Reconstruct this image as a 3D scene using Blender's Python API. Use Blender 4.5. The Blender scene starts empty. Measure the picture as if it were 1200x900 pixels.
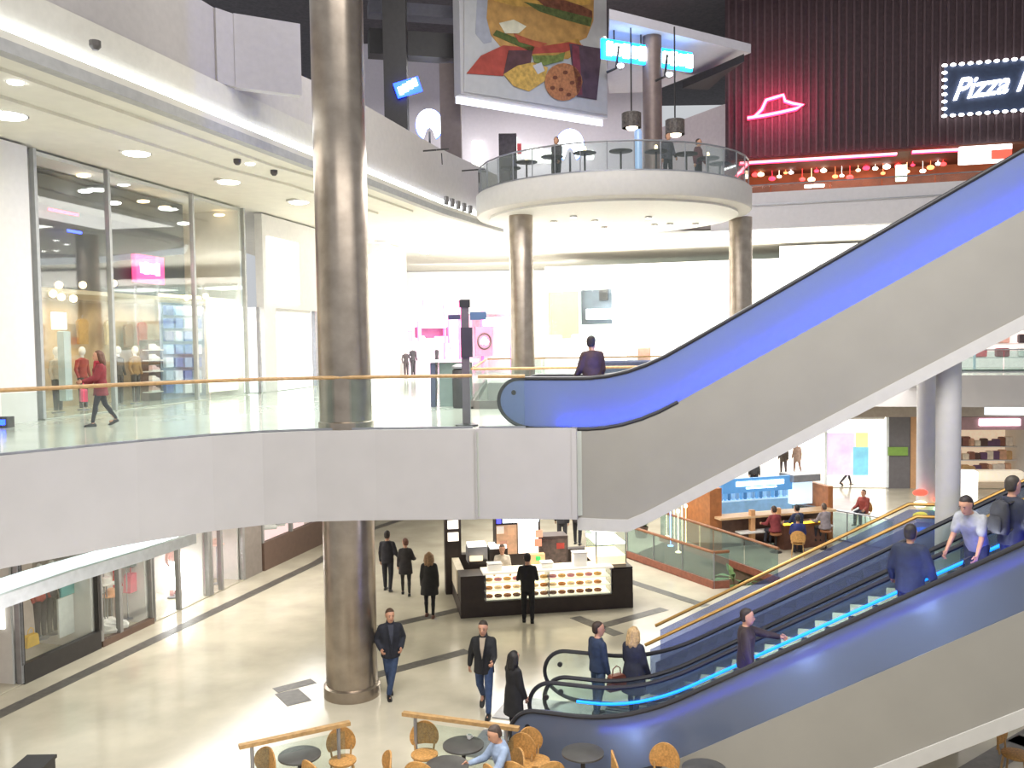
import bpy, bmesh, math, random
from mathutils import Vector, Matrix
random.seed(7)
S = bpy.context.scene
C = S.collection
PI = math.pi
rad = math.radians

# ------------------------------------------------------------------ camera
EYE = 7.15
FPX = 1050.0
cd = bpy.data.cameras.new('camera'); cam = bpy.data.objects.new('camera', cd); C.objects.link(cam)
cd.lens = 36.0 * FPX / 1200.0; cd.sensor_width = 36.0; cd.clip_end = 300
CM = Matrix.Rotation(PI/2 - rad(2.7), 3, 'X') @ Matrix.Rotation(rad(-0.85), 3, 'Z')
cam.matrix_world = Matrix.Translation((0, 0, EYE)) @ CM.to_4x4()
S.camera = cam

# ------------------------------------------------------------------ world, lights, exposure
S.view_settings.view_transform = 'Standard'; S.view_settings.look = 'None'
S.view_settings.gamma = 1.0; S.view_settings.use_curve_mapping = False
S.view_settings.exposure = 0.0
w = bpy.data.worlds.new('world'); S.world = w; w.use_nodes = True
bg = w.node_tree.nodes['Background']; bg.inputs[0].default_value = (0.93, 0.96, 1.0, 1); bg.inputs[1].default_value = 0.62

def area(loc, size, power, col=(1, .97, .93), rot=(0, 0, 0), size_y=None, name='ceiling_area_light'):
    l = bpy.data.lights.new(name, 'AREA'); l.energy = power; l.color = col; l.size = size
    if size_y: l.shape = 'RECTANGLE'; l.size_y = size_y
    o = bpy.data.objects.new(name, l); C.objects.link(o); o.location = loc; o.rotation_euler = rot
    return o
area((-6.5, 24, 11.6), 3, 620, size_y=16, rot=(0, 0, rad(-14)))         # gallery ceiling, first floor, left
area((-1.5, 43, 11.6), 14, 4800, size_y=5, rot=(rad(28), 0, 0))                               # far gallery ceiling
area((14, 43, 11.6), 14, 3600, size_y=5, rot=(rad(24), 0, 0))
area((5, 45.5, 8.6), 18, 1900, size_y=3, rot=(PI, 0, 0), name='ceiling_fill')  # added uplight without a fitting, brightens the far ceiling
area((-1, 55, 11.4), 10, 900, size_y=2, rot=(rad(40), 0, 0), name='back_wall_fill')  # added light that brightens the back wall
area((0.5, 25, 11.5), 7, 1750, size_y=9)                                 # atrium
area((2, 10, 11.5), 12, 1300, size_y=6)                                  # gallery the camera stands in
area((-7, 24, 3.45), 2.2, 420, size_y=10, rot=(0, 0, rad(-15)))          # ground floor, left
area((-2, 31, 4.6), 6, 850, size_y=6)
area((10, 38, 4.9), 14, 1300, size_y=8)
area((0, 43, 20.5), 10, 1500, size_y=6)                                  # upper floor
area((-3.5, 10.0, 5.0), 9, 260, size_y=2, name='ground_fill')  # unseen fill added to lift the ground-floor light
area((2, 20, 22.5), 12, 1700, rot=(rad(42), 0, 0), size_y=4, name='upper_fill')  # unseen fill added to light the upper bands from the front
area((1, 8, 21.5), 14, 2000, rot=(rad(48), 0, 0), size_y=5)              # second added fill from above, lights the atrium fronts

# ------------------------------------------------------------------ pixel rays -> real points
def ray(px, py): return CM @ Vector(((px-600)/FPX, -(py-450)/FPX, -1.0))
def G(px, py, z=0.0):
    d = ray(px, py); t = (z-EYE)/d.z; return Vector((d.x*t, d.y*t, z))
def at(px, py, D):
    d = ray(px, py); t = D/d.y; return Vector((d.x*t, D, EYE+d.z*t))
def onpl(px, py, p, dr):
    d = ray(px, py); nx, ny = -dr[1], dr[0]
    t = (nx*p[0]+ny*p[1])/(nx*d.x+ny*d.y); return Vector((d.x*t, d.y*t, EYE+d.z*t))

# ------------------------------------------------------------------ materials
def lin(h):
    h = h.lstrip('#'); v = [int(h[i:i+2], 16)/255 for i in (0, 2, 4)]
    return tuple(c/12.92 if c <= .04045 else ((c+.055)/1.055)**2.4 for c in v)
MATS = {}
def mat(key, col, rough=.6, metal=0.0, em=None, es=0.0, var=.08, scale=6.0, spec=.5, bump=0.0, trans=0.0):
    if key in MATS: return MATS[key]
    m = bpy.data.materials.new(key); m.use_nodes = True; nt = m.node_tree; b = nt.nodes['Principled BSDF']
    c = lin(col)
    if var > 0:
        tc = nt.nodes.new('ShaderNodeTexCoord'); nz = nt.nodes.new('ShaderNodeTexNoise'); nz.inputs['Scale'].default_value = scale; nz.inputs['Detail'].default_value = 5
        rp = nt.nodes.new('ShaderNodeValToRGB'); rp.color_ramp.elements[0].position = .3; rp.color_ramp.elements[1].position = .7
        rp.color_ramp.elements[0].color = (*[x*(1-var) for x in c], 1); rp.color_ramp.elements[1].color = (*[min(1, x*(1+var)) for x in c], 1)
        nt.links.new(tc.outputs['Object'], nz.inputs['Vector']); nt.links.new(nz.outputs['Fac'], rp.inputs['Fac']); nt.links.new(rp.outputs['Color'], b.inputs['Base Color'])
        if bump > 0:
            bp = nt.nodes.new('ShaderNodeBump'); bp.inputs['Strength'].default_value = bump; bp.inputs['Distance'].default_value = .02
            nt.links.new(nz.outputs['Fac'], bp.inputs['Height']); nt.links.new(bp.outputs['Normal'], b.inputs['Normal'])
    else: b.inputs['Base Color'].default_value = (*c, 1)
    b.inputs['Roughness'].default_value = rough; b.inputs['Metallic'].default_value = metal
    b.inputs['Specular IOR Level'].default_value = spec
    if em:
        b.inputs['Emission Color'].default_value = (*lin(em), 1); b.inputs['Emission Strength'].default_value = es
    MATS[key] = m; return m
def glass(key, tint='#f2f8f6', refl=.02, opac=.02, fres=.5):
    if key in MATS: return MATS[key]
    m = bpy.data.materials.new(key); m.use_nodes = True; nt = m.node_tree; nt.nodes.clear()
    o = nt.nodes.new('ShaderNodeOutputMaterial'); tr = nt.nodes.new('ShaderNodeBsdfTransparent'); tr.inputs[0].default_value = (*lin(tint), 1)
    gl = nt.nodes.new('ShaderNodeBsdfGlossy'); gl.inputs['Roughness'].default_value = .03
    df = nt.nodes.new('ShaderNodeBsdfDiffuse'); df.inputs[0].default_value = (*lin(tint), 1)
    lw = nt.nodes.new('ShaderNodeLayerWeight'); lw.inputs[0].default_value = .25
    mm = nt.nodes.new('ShaderNodeMath'); mm.operation = 'MULTIPLY_ADD'; mm.inputs[1].default_value = fres; mm.inputs[2].default_value = refl
    nt.links.new(lw.outputs['Fresnel'], mm.inputs[0])
    m1 = nt.nodes.new('ShaderNodeMixShader'); nt.links.new(mm.outputs[0], m1.inputs[0]); nt.links.new(tr.outputs[0], m1.inputs[1]); nt.links.new(gl.outputs[0], m1.inputs[2])
    m2 = nt.nodes.new('ShaderNodeMixShader'); m2.inputs[0].default_value = opac; nt.links.new(m1.outputs[0], m2.inputs[1]); nt.links.new(df.outputs[0], m2.inputs[2])
    nt.links.new(m2.outputs[0], o.inputs[0]); MATS[key] = m; return m
def frosted(key, col='#dfe8f0'):
    m = bpy.data.materials.new(key); m.use_nodes = True; nt = m.node_tree; nt.nodes.clear()
    o = nt.nodes.new('ShaderNodeOutputMaterial'); tl = nt.nodes.new('ShaderNodeBsdfTranslucent'); tl.inputs[0].default_value = (*lin(col), 1)
    df = nt.nodes.new('ShaderNodeBsdfDiffuse'); df.inputs[0].default_value = (*lin(col), 1)
    gl = nt.nodes.new('ShaderNodeBsdfGlossy'); gl.inputs['Roughness'].default_value = .18
    lw = nt.nodes.new('ShaderNodeLayerWeight'); lw.inputs[0].default_value = .3
    m1 = nt.nodes.new('ShaderNodeMixShader'); m1.inputs[0].default_value = .45; nt.links.new(tl.outputs[0], m1.inputs[1]); nt.links.new(df.outputs[0], m1.inputs[2])
    m2 = nt.nodes.new('ShaderNodeMixShader'); nt.links.new(lw.outputs['Fresnel'], m2.inputs[0]); nt.links.new(m1.outputs[0], m2.inputs[1]); nt.links.new(gl.outputs[0], m2.inputs[2])
    nt.links.new(m2.outputs[0], o.inputs[0]); MATS[key] = m; return m
def glow(key, col, es): return mat(key, col, .6, 0, col, es, 0)

white = mat('white_plaster', '#d9d6d2', .7, var=.03)
fasc = mat('fascia_paint', '#b4b0af', .6, var=.03, scale=1.5)
ceilm = mat('ceiling_board', '#d8d4c8', .75, var=.04, scale=2)
truss = mat('truss_panel', '#96928a', .35, var=.04, scale=1.2)
rim = mat('truss_rim', '#c2bfba', .5, var=.03)
steel = mat('brushed_steel', '#a3978a', .30, .9, var=.18, scale=2.5)
steel2 = mat('grey_steel', '#9a9ba0', .35, .6, var=.1)
floorm = mat('polished_stone', '#c4bca8', .16, var=.13, scale=.9, spec=.55)
floor1 = mat('gallery_stone', '#bfc2b6', .14, var=.08, scale=1.0, spec=.6)
stripe = mat('dark_granite', '#5c5852', .4, var=.25, scale=8)
black = mat('black_paint', '#2b2829', .5, var=.15)
dark = mat('dark_wall', '#4a3a3f', .8, var=.15)
roofm = mat('dark_roof', '#4c494d', .9, var=.2)
rubber = mat('black_rubber', '#26252a', .4, var=.1)
wood = mat('oak_rail', '#b08c5c', .45, var=.2, scale=14)
brown = mat('brown_wood', '#8a5a3a', .5, var=.25, scale=10)
wicker = mat('tan_wicker', '#b98a4e', .6, var=.3, scale=30)
gl = glass('clear_glass'); glshop = glass('shop_glass', '#fbfdfc', .02, .0, .16)
glt = glass('green_glass', '#dcebe8', .03, .07, .4)
frost = frosted('frosted_glass', '#93a3cf'); frost2 = frosted('smoky_frosted_glass', '#858fa6')
led_b = glow('blue_led', '#1f5cff', 150)
led_c = glow('cyan_led', '#1288ff', 1.7)
cove_e = glow('cove_led', '#f4fbff', 5.0)
lamp_w = glow('lamp_white', '#ffffff', 9)
lamp_warm = glow('lamp_warm', '#ffe2b0', 5)
lit = glow('lit_shop_white', '#fffdf6', 1.8)
lit_warm = glow('lit_shop_warm', '#ffe9c4', 1.0)
lit_pink = glow('lit_shop_pink', '#fff0f8', 1.5)
neon = glow('red_neon', '#ff2f56', 6)
neon_c = glow('red_neon_core', '#ff9aa8', 4)
skin = mat('skin', '#c69478', .55, var=.06, scale=20)

# ------------------------------------------------------------------ mesh building
ORD = ['first', 'second', 'third', 'fourth', 'fifth', 'sixth', 'seventh', 'eighth', 'ninth', 'tenth', 'eleventh', 'twelfth', 'thirteenth', 'fourteenth', 'fifteenth', 'sixteenth', 'seventeenth', 'eighteenth', 'nineteenth', 'twentieth']
class MB:
    def __init__(s): s.v = []; s.f = []
    def add(s, vs, fs):
        o = len(s.v); s.v += [tuple(v) for v in vs]; s.f += [tuple(i+o for i in f) for f in fs]; return s
    def box(s, c, d, rz=0.0, rx=0.0):
        x, y, z = d[0]/2, d[1]/2, d[2]/2
        R = Matrix.Rotation(rz, 3, 'Z') @ Matrix.Rotation(rx, 3, 'X')
        vs = [R @ Vector(p) + Vector(c) for p in ((-x,-y,-z),(x,-y,-z),(x,y,-z),(-x,y,-z),(-x,-y,z),(x,-y,z),(x,y,z),(-x,y,z))]
        return s.add(vs, [(3,2,1,0),(4,5,6,7),(0,1,5,4),(1,2,6,5),(2,3,7,6),(3,0,4,7)])
    def prism(s, pts, z0, z1):
        n = len(pts); vs = [(p[0], p[1], z0) for p in pts]+[(p[0], p[1], z1) for p in pts]
        a = sum(pts[i][0]*pts[(i+1)%n][1]-pts[(i+1)%n][0]*pts[i][1] for i in range(n))
        if a < 0: vs = vs[:n][::-1]+vs[n:][::-1]
        return s.add(vs, [tuple(range(n))[::-1], tuple(range(n, 2*n))]+[(i, (i+1)%n, n+(i+1)%n, n+i) for i in range(n)])
    def side(s, pts, y0, y1):          # polygon in x-z pushed along y
        n = len(pts); vs = [(p[0], y0, p[1]) for p in pts]+[(p[0], y1, p[1]) for p in pts]
        return s.add(vs, [tuple(range(n)), tuple(range(n, 2*n))[::-1]]+[(i, n+i, n+(i+1)%n, (i+1)%n) for i in range(n)])
    def strip(s, path, z0, z1, th, off=0.0):   # wall along a plan path; th > 0 thickens to the left of travel
        P = [Vector((p[0], p[1])) for p in path]; L = []; Rr = []
        for i, p in enumerate(P):
            d = ((P[min(i+1, len(P)-1)]-P[max(i-1, 0)])).normalized(); nn = Vector((-d.y, d.x))
            Rr.append(p+nn*off); L.append(p+nn*(off+th))
        vs = []
        for a, b in zip(Rr, L): vs += [(a.x, a.y, z0), (a.x, a.y, z1), (b.x, b.y, z1), (b.x, b.y, z0)]
        fs = []
        for i in range(len(P)-1):
            for k in range(4): fs.append((4*i+k, 4*i+(k+1)%4, 4*i+4+(k+1)%4, 4*i+4+k))
        n = len(P)-1; fs += [(0, 3, 2, 1), (4*n, 4*n+1, 4*n+2, 4*n+3)]
        return s.add(vs, [f[::-1] for f in fs] if th > 0 else fs)
    def tube(s, pts, r, n=8, close=False):
        P = [Vector(p) for p in pts]; m = len(P); rings = []
        up = Vector((0, 0, 1)); pu = None
        for i, p in enumerate(P):
            if close: d = (P[(i+1)%m]-P[(i-1)%m]).normalized()
            else: d = (P[min(i+1, m-1)]-P[max(i-1, 0)]).normalized()
            if pu is None:
                u = d.cross(up if abs(d.z) < .9 else Vector((1, 0, 0))).normalized()
            else: u = (pu-d*pu.dot(d)).normalized()
            pu = u; v = d.cross(u); rr = r[i] if isinstance(r, (list, tuple)) else r
            rings.append([p+(u*math.cos(2*PI*k/n)+v*math.sin(2*PI*k/n))*rr for k in range(n)])
        vs = [q for g in rings for q in g]; fs = []
        for i in range(m if close else m-1):
            j = (i+1) % m
            for k in range(n): fs.append((i*n+k, i*n+(k+1)%n, j*n+(k+1)%n, j*n+k))
        if not close: fs += [tuple(range(n))[::-1], tuple(range((m-1)*n, m*n))]
        return s.add(vs, fs)
    def lathe(s, prof, c=(0, 0, 0), n=24, sx=1.0, sy=1.0):
        vs = []; fs = []; m = len(prof)
        for r, z in prof:
            for k in range(n): vs.append((c[0]+r*sx*math.cos(2*PI*k/n), c[1]+r*sy*math.sin(2*PI*k/n), c[2]+z))
        for i in range(m-1):
            for k in range(n): fs.append((i*n+k, i*n+(k+1)%n, (i+1)*n+(k+1)%n, (i+1)*n+k))
        fs += [tuple(range(n))[::-1], tuple(range((m-1)*n, m*n))]
        return s.add(vs, fs)
    def ball(s, c, r, n=12, m=8):
        r = r if isinstance(r, (tuple, list)) else (r, r, r)
        prof = [(math.sin(PI*i/m), -math.cos(PI*i/m)) for i in range(m+1)]; prof[0] = (.02, -1); prof[-1] = (.02, 1)
        o = len(s.v); s.lathe(prof, (0, 0, 0), n)
        for i in range(o, len(s.v)): x, y, z = s.v[i]; s.v[i] = (c[0]+x*r[0], c[1]+y*r[1], c[2]+z*r[2])
        return s
    def mesh(s, name, m, smooth=False, off=None):
        me = bpy.data.meshes.new(name); o = off or Vector((0, 0, 0))
        me.from_pydata([(v[0]-o[0], v[1]-o[1], v[2]-o[2]) for v in s.v], [], s.f); me.materials.append(m)
        if smooth:
            for p in me.polygons: p.use_smooth = True
            try: me.set_sharp_from_angle(angle=rad(40))
            except Exception: pass
        me.update(); return me
    def build(s, name, m, parent=None, smooth=False):
        off = OFF.get(parent.name) if parent is not None else None
        o = bpy.data.objects.new(name, s.mesh(name, m, smooth, off)); C.objects.link(o); o.parent = parent
        if off is not None: OFF[o.name] = off
        return o
OFF = {}
def tag(o, label=None, cat=None, group=None, kind=None):
    if label: o['label'] = label
    if cat: o['category'] = cat
    if group: o['group'] = group
    if kind: o['kind'] = kind
    return o
def thing(name, label, cat, loc=(0, 0, 0), rz=0.0, group=None, world=False):
    o = bpy.data.objects.new(name, None); C.objects.link(o); o.empty_display_size = .1
    o.location = loc; o.rotation_euler = (0, 0, rz); tag(o, label, cat, group)
    if world: OFF[o.name] = tuple(loc)           # parts are given in world coordinates
    return o
def single(name, mb, m, label, cat, loc=None, group=None, smooth=False, rz=0.0):
    off = None
    if loc is None:                              # world coordinates: put the origin at the base
        n = len(mb.v); off = Vector((sum(v[0] for v in mb.v)/n, sum(v[1] for v in mb.v)/n, min(v[2] for v in mb.v)))
    o = bpy.data.objects.new(name, mb.mesh(name, m, smooth, off)); C.objects.link(o)
    o.location = off if loc is None else loc
    o.rotation_euler = (0, 0, rz)
    return tag(o, label, cat, group)
def struct(name, mb, m, parent=None, smooth=False):
    o = mb.build(name, m, parent, smooth)
    if parent is None: o['kind'] = 'structure'
    return o
def copytree(o, parent=None):
    c = o.copy(); C.objects.link(c)
    if parent is not None: c.parent = parent
    for ch in o.children: copytree(ch, c)
    return c
def text_mesh(txt, size, depth, shear=0.0):
    cu = bpy.data.curves.new('t', 'FONT'); cu.body = txt; cu.size = size; cu.extrude = depth; cu.shear = shear; cu.offset = size*.012
    o = bpy.data.objects.new('t', cu); C.objects.link(o); bpy.context.view_layer.update()
    me = bpy.data.meshes.new_from_object(o.evaluated_get(bpy.context.evaluated_depsgraph_get()))
    bpy.data.objects.remove(o); bpy.data.curves.remove(cu); return me

# ================================================================== STRUCTURE
# escalator frame: s runs uphill along e, t runs away from the camera along n
EA = math.atan2(-.33, 1.0)
ex, ey = math.cos(EA), math.sin(EA)
def W(s, t, z=0.0): return Vector((s*ex - t*ey, s*ey + t*ex, z))

# ---- ground floor with the opening down to the basement
pit = [(3.75, 29.2), (5.75, 25.4), (7.6, 25.9), (5.3, 31.4)]
bmf = bmesh.new()
outer = [(-14, 4), (24, 4), (24, 62), (-14, 62)]
for ring in (outer, pit):
    vs = [bmf.verts.new((x, y, 0)) for x, y in ring]
    for i in range(len(vs)): bmf.edges.new((vs[i], vs[(i+1) % len(vs)]))
bmesh.ops.triangle_fill(bmf, use_beauty=True, edges=bmf.edges[:])
bmesh.ops.recalc_face_normals(bmf, faces=bmf.faces[:])
for f in bmf.faces:
    if f.normal.z < 0: f.normal_flip()
me = bpy.data.meshes.new('floor'); bmf.to_mesh(me); bmf.free(); me.materials.append(floorm)
floor = bpy.data.objects.new('floor', me); C.objects.link(floor); floor['kind'] = 'structure'
def inlay(pts, wd):
    m = MB(); m.strip(pts, 0.001, 0.006, wd, -wd/2); return m.build('granite_strip', stripe, floor)
inlay([(-10.9, 14.7), (-10.14, 17.26), (-8.93, 21.28), (-6.52, 29.04), (-5.64, 34.0), (-4.56, 36.2)], .34)
u = Vector((.8, .6)); v = Vector((.55, -.83))
def ln(p, d, a, b, wd=.32): inlay([(p[0]+d.x*a, p[1]+d.y*a), (p[0]+d.x*b, p[1]+d.y*b)], wd)
ln((-2.52, 19.43), u, -1.2, 1.75); ln((-2.93, 22.63), u, -.6, 2.2)
ln((2.5, 21.45), v, -1.75, 0); ln((2.04, 22.06), u, 0, 2.4); ln((3.51, 26.1), v, -1, 2.9)
ln((-4.75, 18.2), v, 0, .75, .5); ln((-5.0, 18.25), u, 0, .85, .3)
ln((8.2, 14.9), u, -3.2, 2.5, .45); ln((8.9, 15.4), v, -.2, 2.5, .4); ln((10.2, 16.3), v, -.3, 2.5, .4); ln((8.6, 13.9), u, -3, 2.5, .35)
pw = MB(); pw.strip(pit+[pit[0]], -3.0, 0.0, -.12); struct('wall_basement', pw, mat('basement_panel', '#6b5645', .6, var=.2))
pf = MB(); pf.prism([(2.6, 24.6), (8.6, 24.6), (8.6, 32.2), (2.6, 32.2)], -3.1, -3.0); struct('floor_basement', pf, mat('basement_floor', '#4b4d48', .3, var=.2))

# ---- first-floor bridge and gallery (the kerb path follows the edge above the atrium)
K = [(-10.8, 8.4), (-9.4, 11.4), (-8.05, 14.0), (-7.2, 15.02), (-6.62, 15.7), (-5.6, 16.62), (-4.8, 17.1), (-3.84, 17.36), (-2.68, 17.40), (-.72, 17.32)]
K2 = [(-.72, 17.34), (1.22, 17.15)]
sl = MB()
sl.prism([(-11.9, 8.4)]+[(x-.03, y+.05) for x, y in K]+[(1.2, 17.25)]+[W(-3.0, 18.3), W(-3.0, 20.2), (3.4, 23.2), (-1.0, 23.5), (-1.0, 37), (-5, 44), (-7, 58), (-11.9, 58)], 3.75, 5.40)
struct('floor_gallery', sl, floor1)
fl = MB(); fl.strip(K, 3.70, 5.47, .10, 0); struct('trim_1', fl, fasc)
fl = MB(); fl.strip(K2, 3.70, 5.47, .10, .03); struct('trim_2', fl, fasc)
fl = MB(); fl.strip([K2[1], W(-4.26, 16.95)], 3.70, 5.47, .10); struct('trim_3', fl, fasc)
for (a, b) in ((.02, .08),):
    g = MB(); g.box((-.72, 17.30, 4.585), (.03, .05, 1.74)); struct('trim_4', g, mat('joint_grey', '#a9a5a4', .6))
# far side of the ring at first-floor level
fr = MB(); fr.prism([(-1.0, 37), (8, 37.5), (14, 39.5), (26, 36), (26, 62), (-7, 62), (-5, 44)], 4.2, 5.40); struct('floor_gallery_far', fr, floor1)
fr = MB(); fr.strip([(-1.0, 36.98), (8, 37.48), (14, 39.48), (26, 35.98)], 4.1, 5.45, -.1, 0); struct('trim_5', fr, fasc)
# gallery on the east side: slab band, lit soffit strip
fr = MB(); fr.prism([(13.5, 43.6), (30, 39.4), (34, 44), (14, 49)], 4.0, 5.4); struct('floor_gallery_east', fr, mat('slab_grey', '#a8abb4', .6, var=.03))
st = MB(); st.strip([(13.5, 43.4), (30, 39.2)], 3.45, 3.85, .3); o = struct('trim_6', st, mat('cove_soft', '#eef6fa', .6, 0, '#eaf6ff', 1.1, 0))

# ---- trough light under the bridge by the ground-floor shops
T = [G(-200, 775, 3.1), G(0, 706, 3.1), G(88, 675, 3.1), G(173, 649, 3.1), G(230, 630, 3.1)]
tr = MB(); tr.strip(T, 2.98, 3.2, .12); struct('trim_7', tr, mat('bulkhead_grey', '#e6e8ec', .6))
tr = MB(); tr.strip(T, 3.05, 3.1, 1.1, .12); struct('trim_8', tr, glow('trough_led', '#e6f6f8', 1.15))
tr = MB(); tr.strip(T, 3.3, 3.74, .06, 1.25); struct('trim_9', tr, fasc)

# ---- walls
dW = Vector((.213, 1)).normalized()
def WL(D): return Vector((-11.5+.213*(D-22), D))
def wallseg(name, p, q, z0, z1, th, m): g = MB(); g.strip([p, q], z0, z1, th); return struct(name, g, m)
wallseg('wall_left', WL(6), WL(21.75), 5.4, 12.0, .4, white)
wallseg('wall_left_2', WL(33.2), WL(34.1), 5.4, 12.0, .3, white)
wallseg('wall_left_3', WL(34.1), WL(39.2), 8.55, 12.0, .3, white)
wallseg('wall_left_4', WL(39.2), WL(46.5), 5.4, 12.0, .3, white)
g = MB(); g.strip([WL(42.2)+Vector((.0, 0)), WL(42.2)+Vector((1.2, .6)), WL(45.5)+Vector((1.2, .3))], 5.4, 11.9, .3); struct('trim_10', g, white)
def L0(D): return Vector((-10.66+.275*(D-18.3), D))
wallseg('wall_back_ground', (-14, 61), (30, 61), 0, 5, .3, white)
wallseg('wall_back', (-14, 61.5), (34, 61.5), 5.4, 12, .3, white)

# ---- first-floor ceiling, its cove and the second-floor band above it
Ccv = [(-12.6, 0.5), (-10.3, 7.5)] + [tuple(G(px, py, 11.95)[:2]) for px, py in ((0, 52), (180, 121), (365, 193), (428, 212), (520, 248), (590, 270))]
cl = MB(); cl.prism([(-14, .5)]+Ccv+[(2, 41), (9, 42.2), (16, 41), (34, 36), (34, 62), (-14, 62)], 12.06, 12.2); struct('ceiling', cl, ceilm)
lip = MB(); lip.strip(Ccv, 11.86, 12.06, .25, -.02); struct('trim_11', lip, mat('lip_grey', '#a9a8a6', .7))
cv = MB(); cv.strip(Ccv, 12.07, 12.40, .05, .08); struct('trim_12', cv, cove_e)
cv = MB(); cv.strip([Ccv[-1], (2, 41), (9, 42.2), (16, 41)], 11.75, 12.05, .06, -.1); struct('trim_13', cv, glow('cove_far', '#f4fbff', 2.2))
for off, nm in ((1.2, 'trim_14'), (2.6, 'trim_15')):      # stepped ceiling boards
    b = MB(); b.strip(Ccv[:-1], 11.99, 12.06, 1.0, off); struct(nm, b, ceilm)
band = MB(); band.strip(Ccv[:6], 12.22, 13.08, .3, .19); struct('wall_parapet', band, mat('band_beige', '#c6c2b8', .7, var=.04))
par = MB(); par.strip(Ccv[:4]+[tuple(onpl(277, 100, Ccv[3], (Ccv[4][0]-Ccv[3][0], Ccv[4][1]-Ccv[3][1]))[:2])], 13.08, 14.75, .25, .3)
pe = onpl(277, 100, Ccv[3], (Ccv[4][0]-Ccv[3][0], Ccv[4][1]-Ccv[3][1]))
par.strip([tuple(pe[:2]), (pe.x+1.35, pe.y+.75)], 13.08, 14.75, .25, .1); par.strip([(pe.x-.25, pe.y-.35), (pe.x+.1, pe.y+.15)], 13.09, 14.74, .3, .1); struct('wall_parapet_2', par, mat('parapet_grey', '#a9a4a2', .75, var=.04))
band = MB(); band.strip([tuple(pe[:2])]+Ccv[4:], 12.22, 14.3, .3, .2); struct('wall_parapet_3', band, mat('band_grey', '#bdb8b4', .7, var=.04))
fl2 = MB(); fl2.prism([(-14, .5)]+[(p[0]-.5, p[1]) for p in Ccv]+[(2, 42), (9, 42.6), (16, 41.2), (34, 36.2), (34, 62), (-14, 62)], 12.3, 12.7); struct('floor_upper', fl2, mat('upper_floor', '#7d7672', .5))

# ---- round balcony (drum) on the second floor
DC = Vector((4.0, 35.3)); DR = 5.3
dr = MB(); dr.lathe([(DR-.35, 11.93), (DR-.05, 11.98), (DR, 12.05), (DR, 12.75), (DR-.12, 12.80), (DR-1, 12.7)], (DC.x, DC.y, 0), 72)
o = struct('floor_balcony', dr, mat('drum_white', '#c9c5c2', .65, var=.03), smooth=True)
dr = MB(); dr.lathe([(DR-1.3, 11.85), (DR-.5, 11.85), (DR-.5, 11.95), (DR-1.3, 11.95)], (DC.x, DC.y, 0), 64); struct('trim_16', dr, white)
# right-hand second-floor band
RF = [(9.0, 40.4), (14, 39.0), (22, 36.6), (30, 34.2)]
rb = MB(); rb.strip(RF, 11.95, 13.55, .3); struct('wall_parapet_4', rb, mat('band_right', '#d8d4d8', .7, var=.03))
rb = MB(); rb.strip([(9, 40.3), (14, 38.9), (22, 36.5), (30, 34.1)], 12.98, 13.02, -.04); struct('trim_17', rb, steel2)
rb = MB(); rb.strip([(8, 42.0), (14, 40.4), (22, 38), (30, 35.6)], 11.7, 12.04, .1); struct('trim_18', rb, glow('cove_right', '#f4fbff', 1.6))
# roof, and the dark wall over the restaurant
rf = MB(); rf.prism([(-16, 0), (36, 0), (36, 64), (-16, 64)], 23.6, 23.8); struct('ceiling_roof', rf, roofm)
rw = [(10.2, 42.6), (32, 36.6)]
g = MB(); g.strip(rw, 15.55, 23.6, .3); struct('wall_restaurant', g, dark)
ribs = MB(); n = 70
for i in range(n):
    q = Vector(rw[0]).lerp(Vector(rw[1]), (i+.5)/n); ribs.box((q.x, q.y-.05, 19.55), (.09, .1, 7.9), math.atan2(-6, 21.8))
ribs.build('rib_cladding', mat('dark_rib', '#554449', .7), bpy.data.objects['wall_restaurant'])['kind'] = 'stuff'
for (a, b) in (((14, 14, 22.3), (20, 39, 22.3)), ((18, 20, 22.6), (6, 38, 22.6)), ((-9, 30, 22.0), (12, 30.5, 22.0)), ((-8, 22, 21), (8, 38, 21.5))):
    g = MB(); g.tube([a, b], .16, 6); struct('beam_roof', g, mat('roof_beam', '#56525a', .7))

# upper-floor walls: pale wall behind, side wall, hung bulkhead with the poster, canopy
wallseg('wall_upper_back', (-9, 50), (7.5, 50), 12.7, 23.6, .3, mat('lilac_wall', '#d7d2da', .8, var=.03))
wallseg('wall_upper_side', (7.5, 50), (11.0, 43), 12.7, 18.5, .3, mat('grey_wall', '#a69ca0', .8, var=.05))
b0 = at(540, 110, 36.0); b1 = at(712, 138, 40.2)
bd = (Vector((b1.x-b0.x, b1.y-b0.y))).normalized(); bn = Vector((-bd.y, bd.x))
BZ = b0.z
bk = MB(); bk.strip([tuple(b0[:2]), tuple(b1[:2])], BZ, 23.5, .5); struct('wall_bulkhead', bk, mat('bulkhead_white', '#c2bfbf', .8, var=.03))
bk = MB(); bk.strip([tuple(b0[:2]), tuple(b1[:2])], BZ-.28, BZ-.02, .06, .35); struct('trim_19', bk, glow('bulkhead_cove', '#eef2ff', 2.2))
cp = [tuple(b1[:2]), tuple(G(714, 22, 18.6)[:2]), tuple(G(880, 62, 18.6)[:2]), tuple(G(762, 108, 18.6)[:2]), (b1.x+.3, b1.y+2)]
cn = MB(); cn.prism(cp, 18.6, 18.95); struct('ceiling_canopy', cn, mat('canopy_white', '#c8c4cc', .8, var=.03))
cn = MB(); cn.prism([tuple(G(800, 98, 18.2)[:2]), tuple(G(872, 66, 18.2)[:2]), tuple(G(850, 82, 18.2)[:2]), tuple(G(830, 100, 18.2)[:2])], 18.0, 18.3); struct('ceiling_canopy_lower', cn, black)
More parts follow.
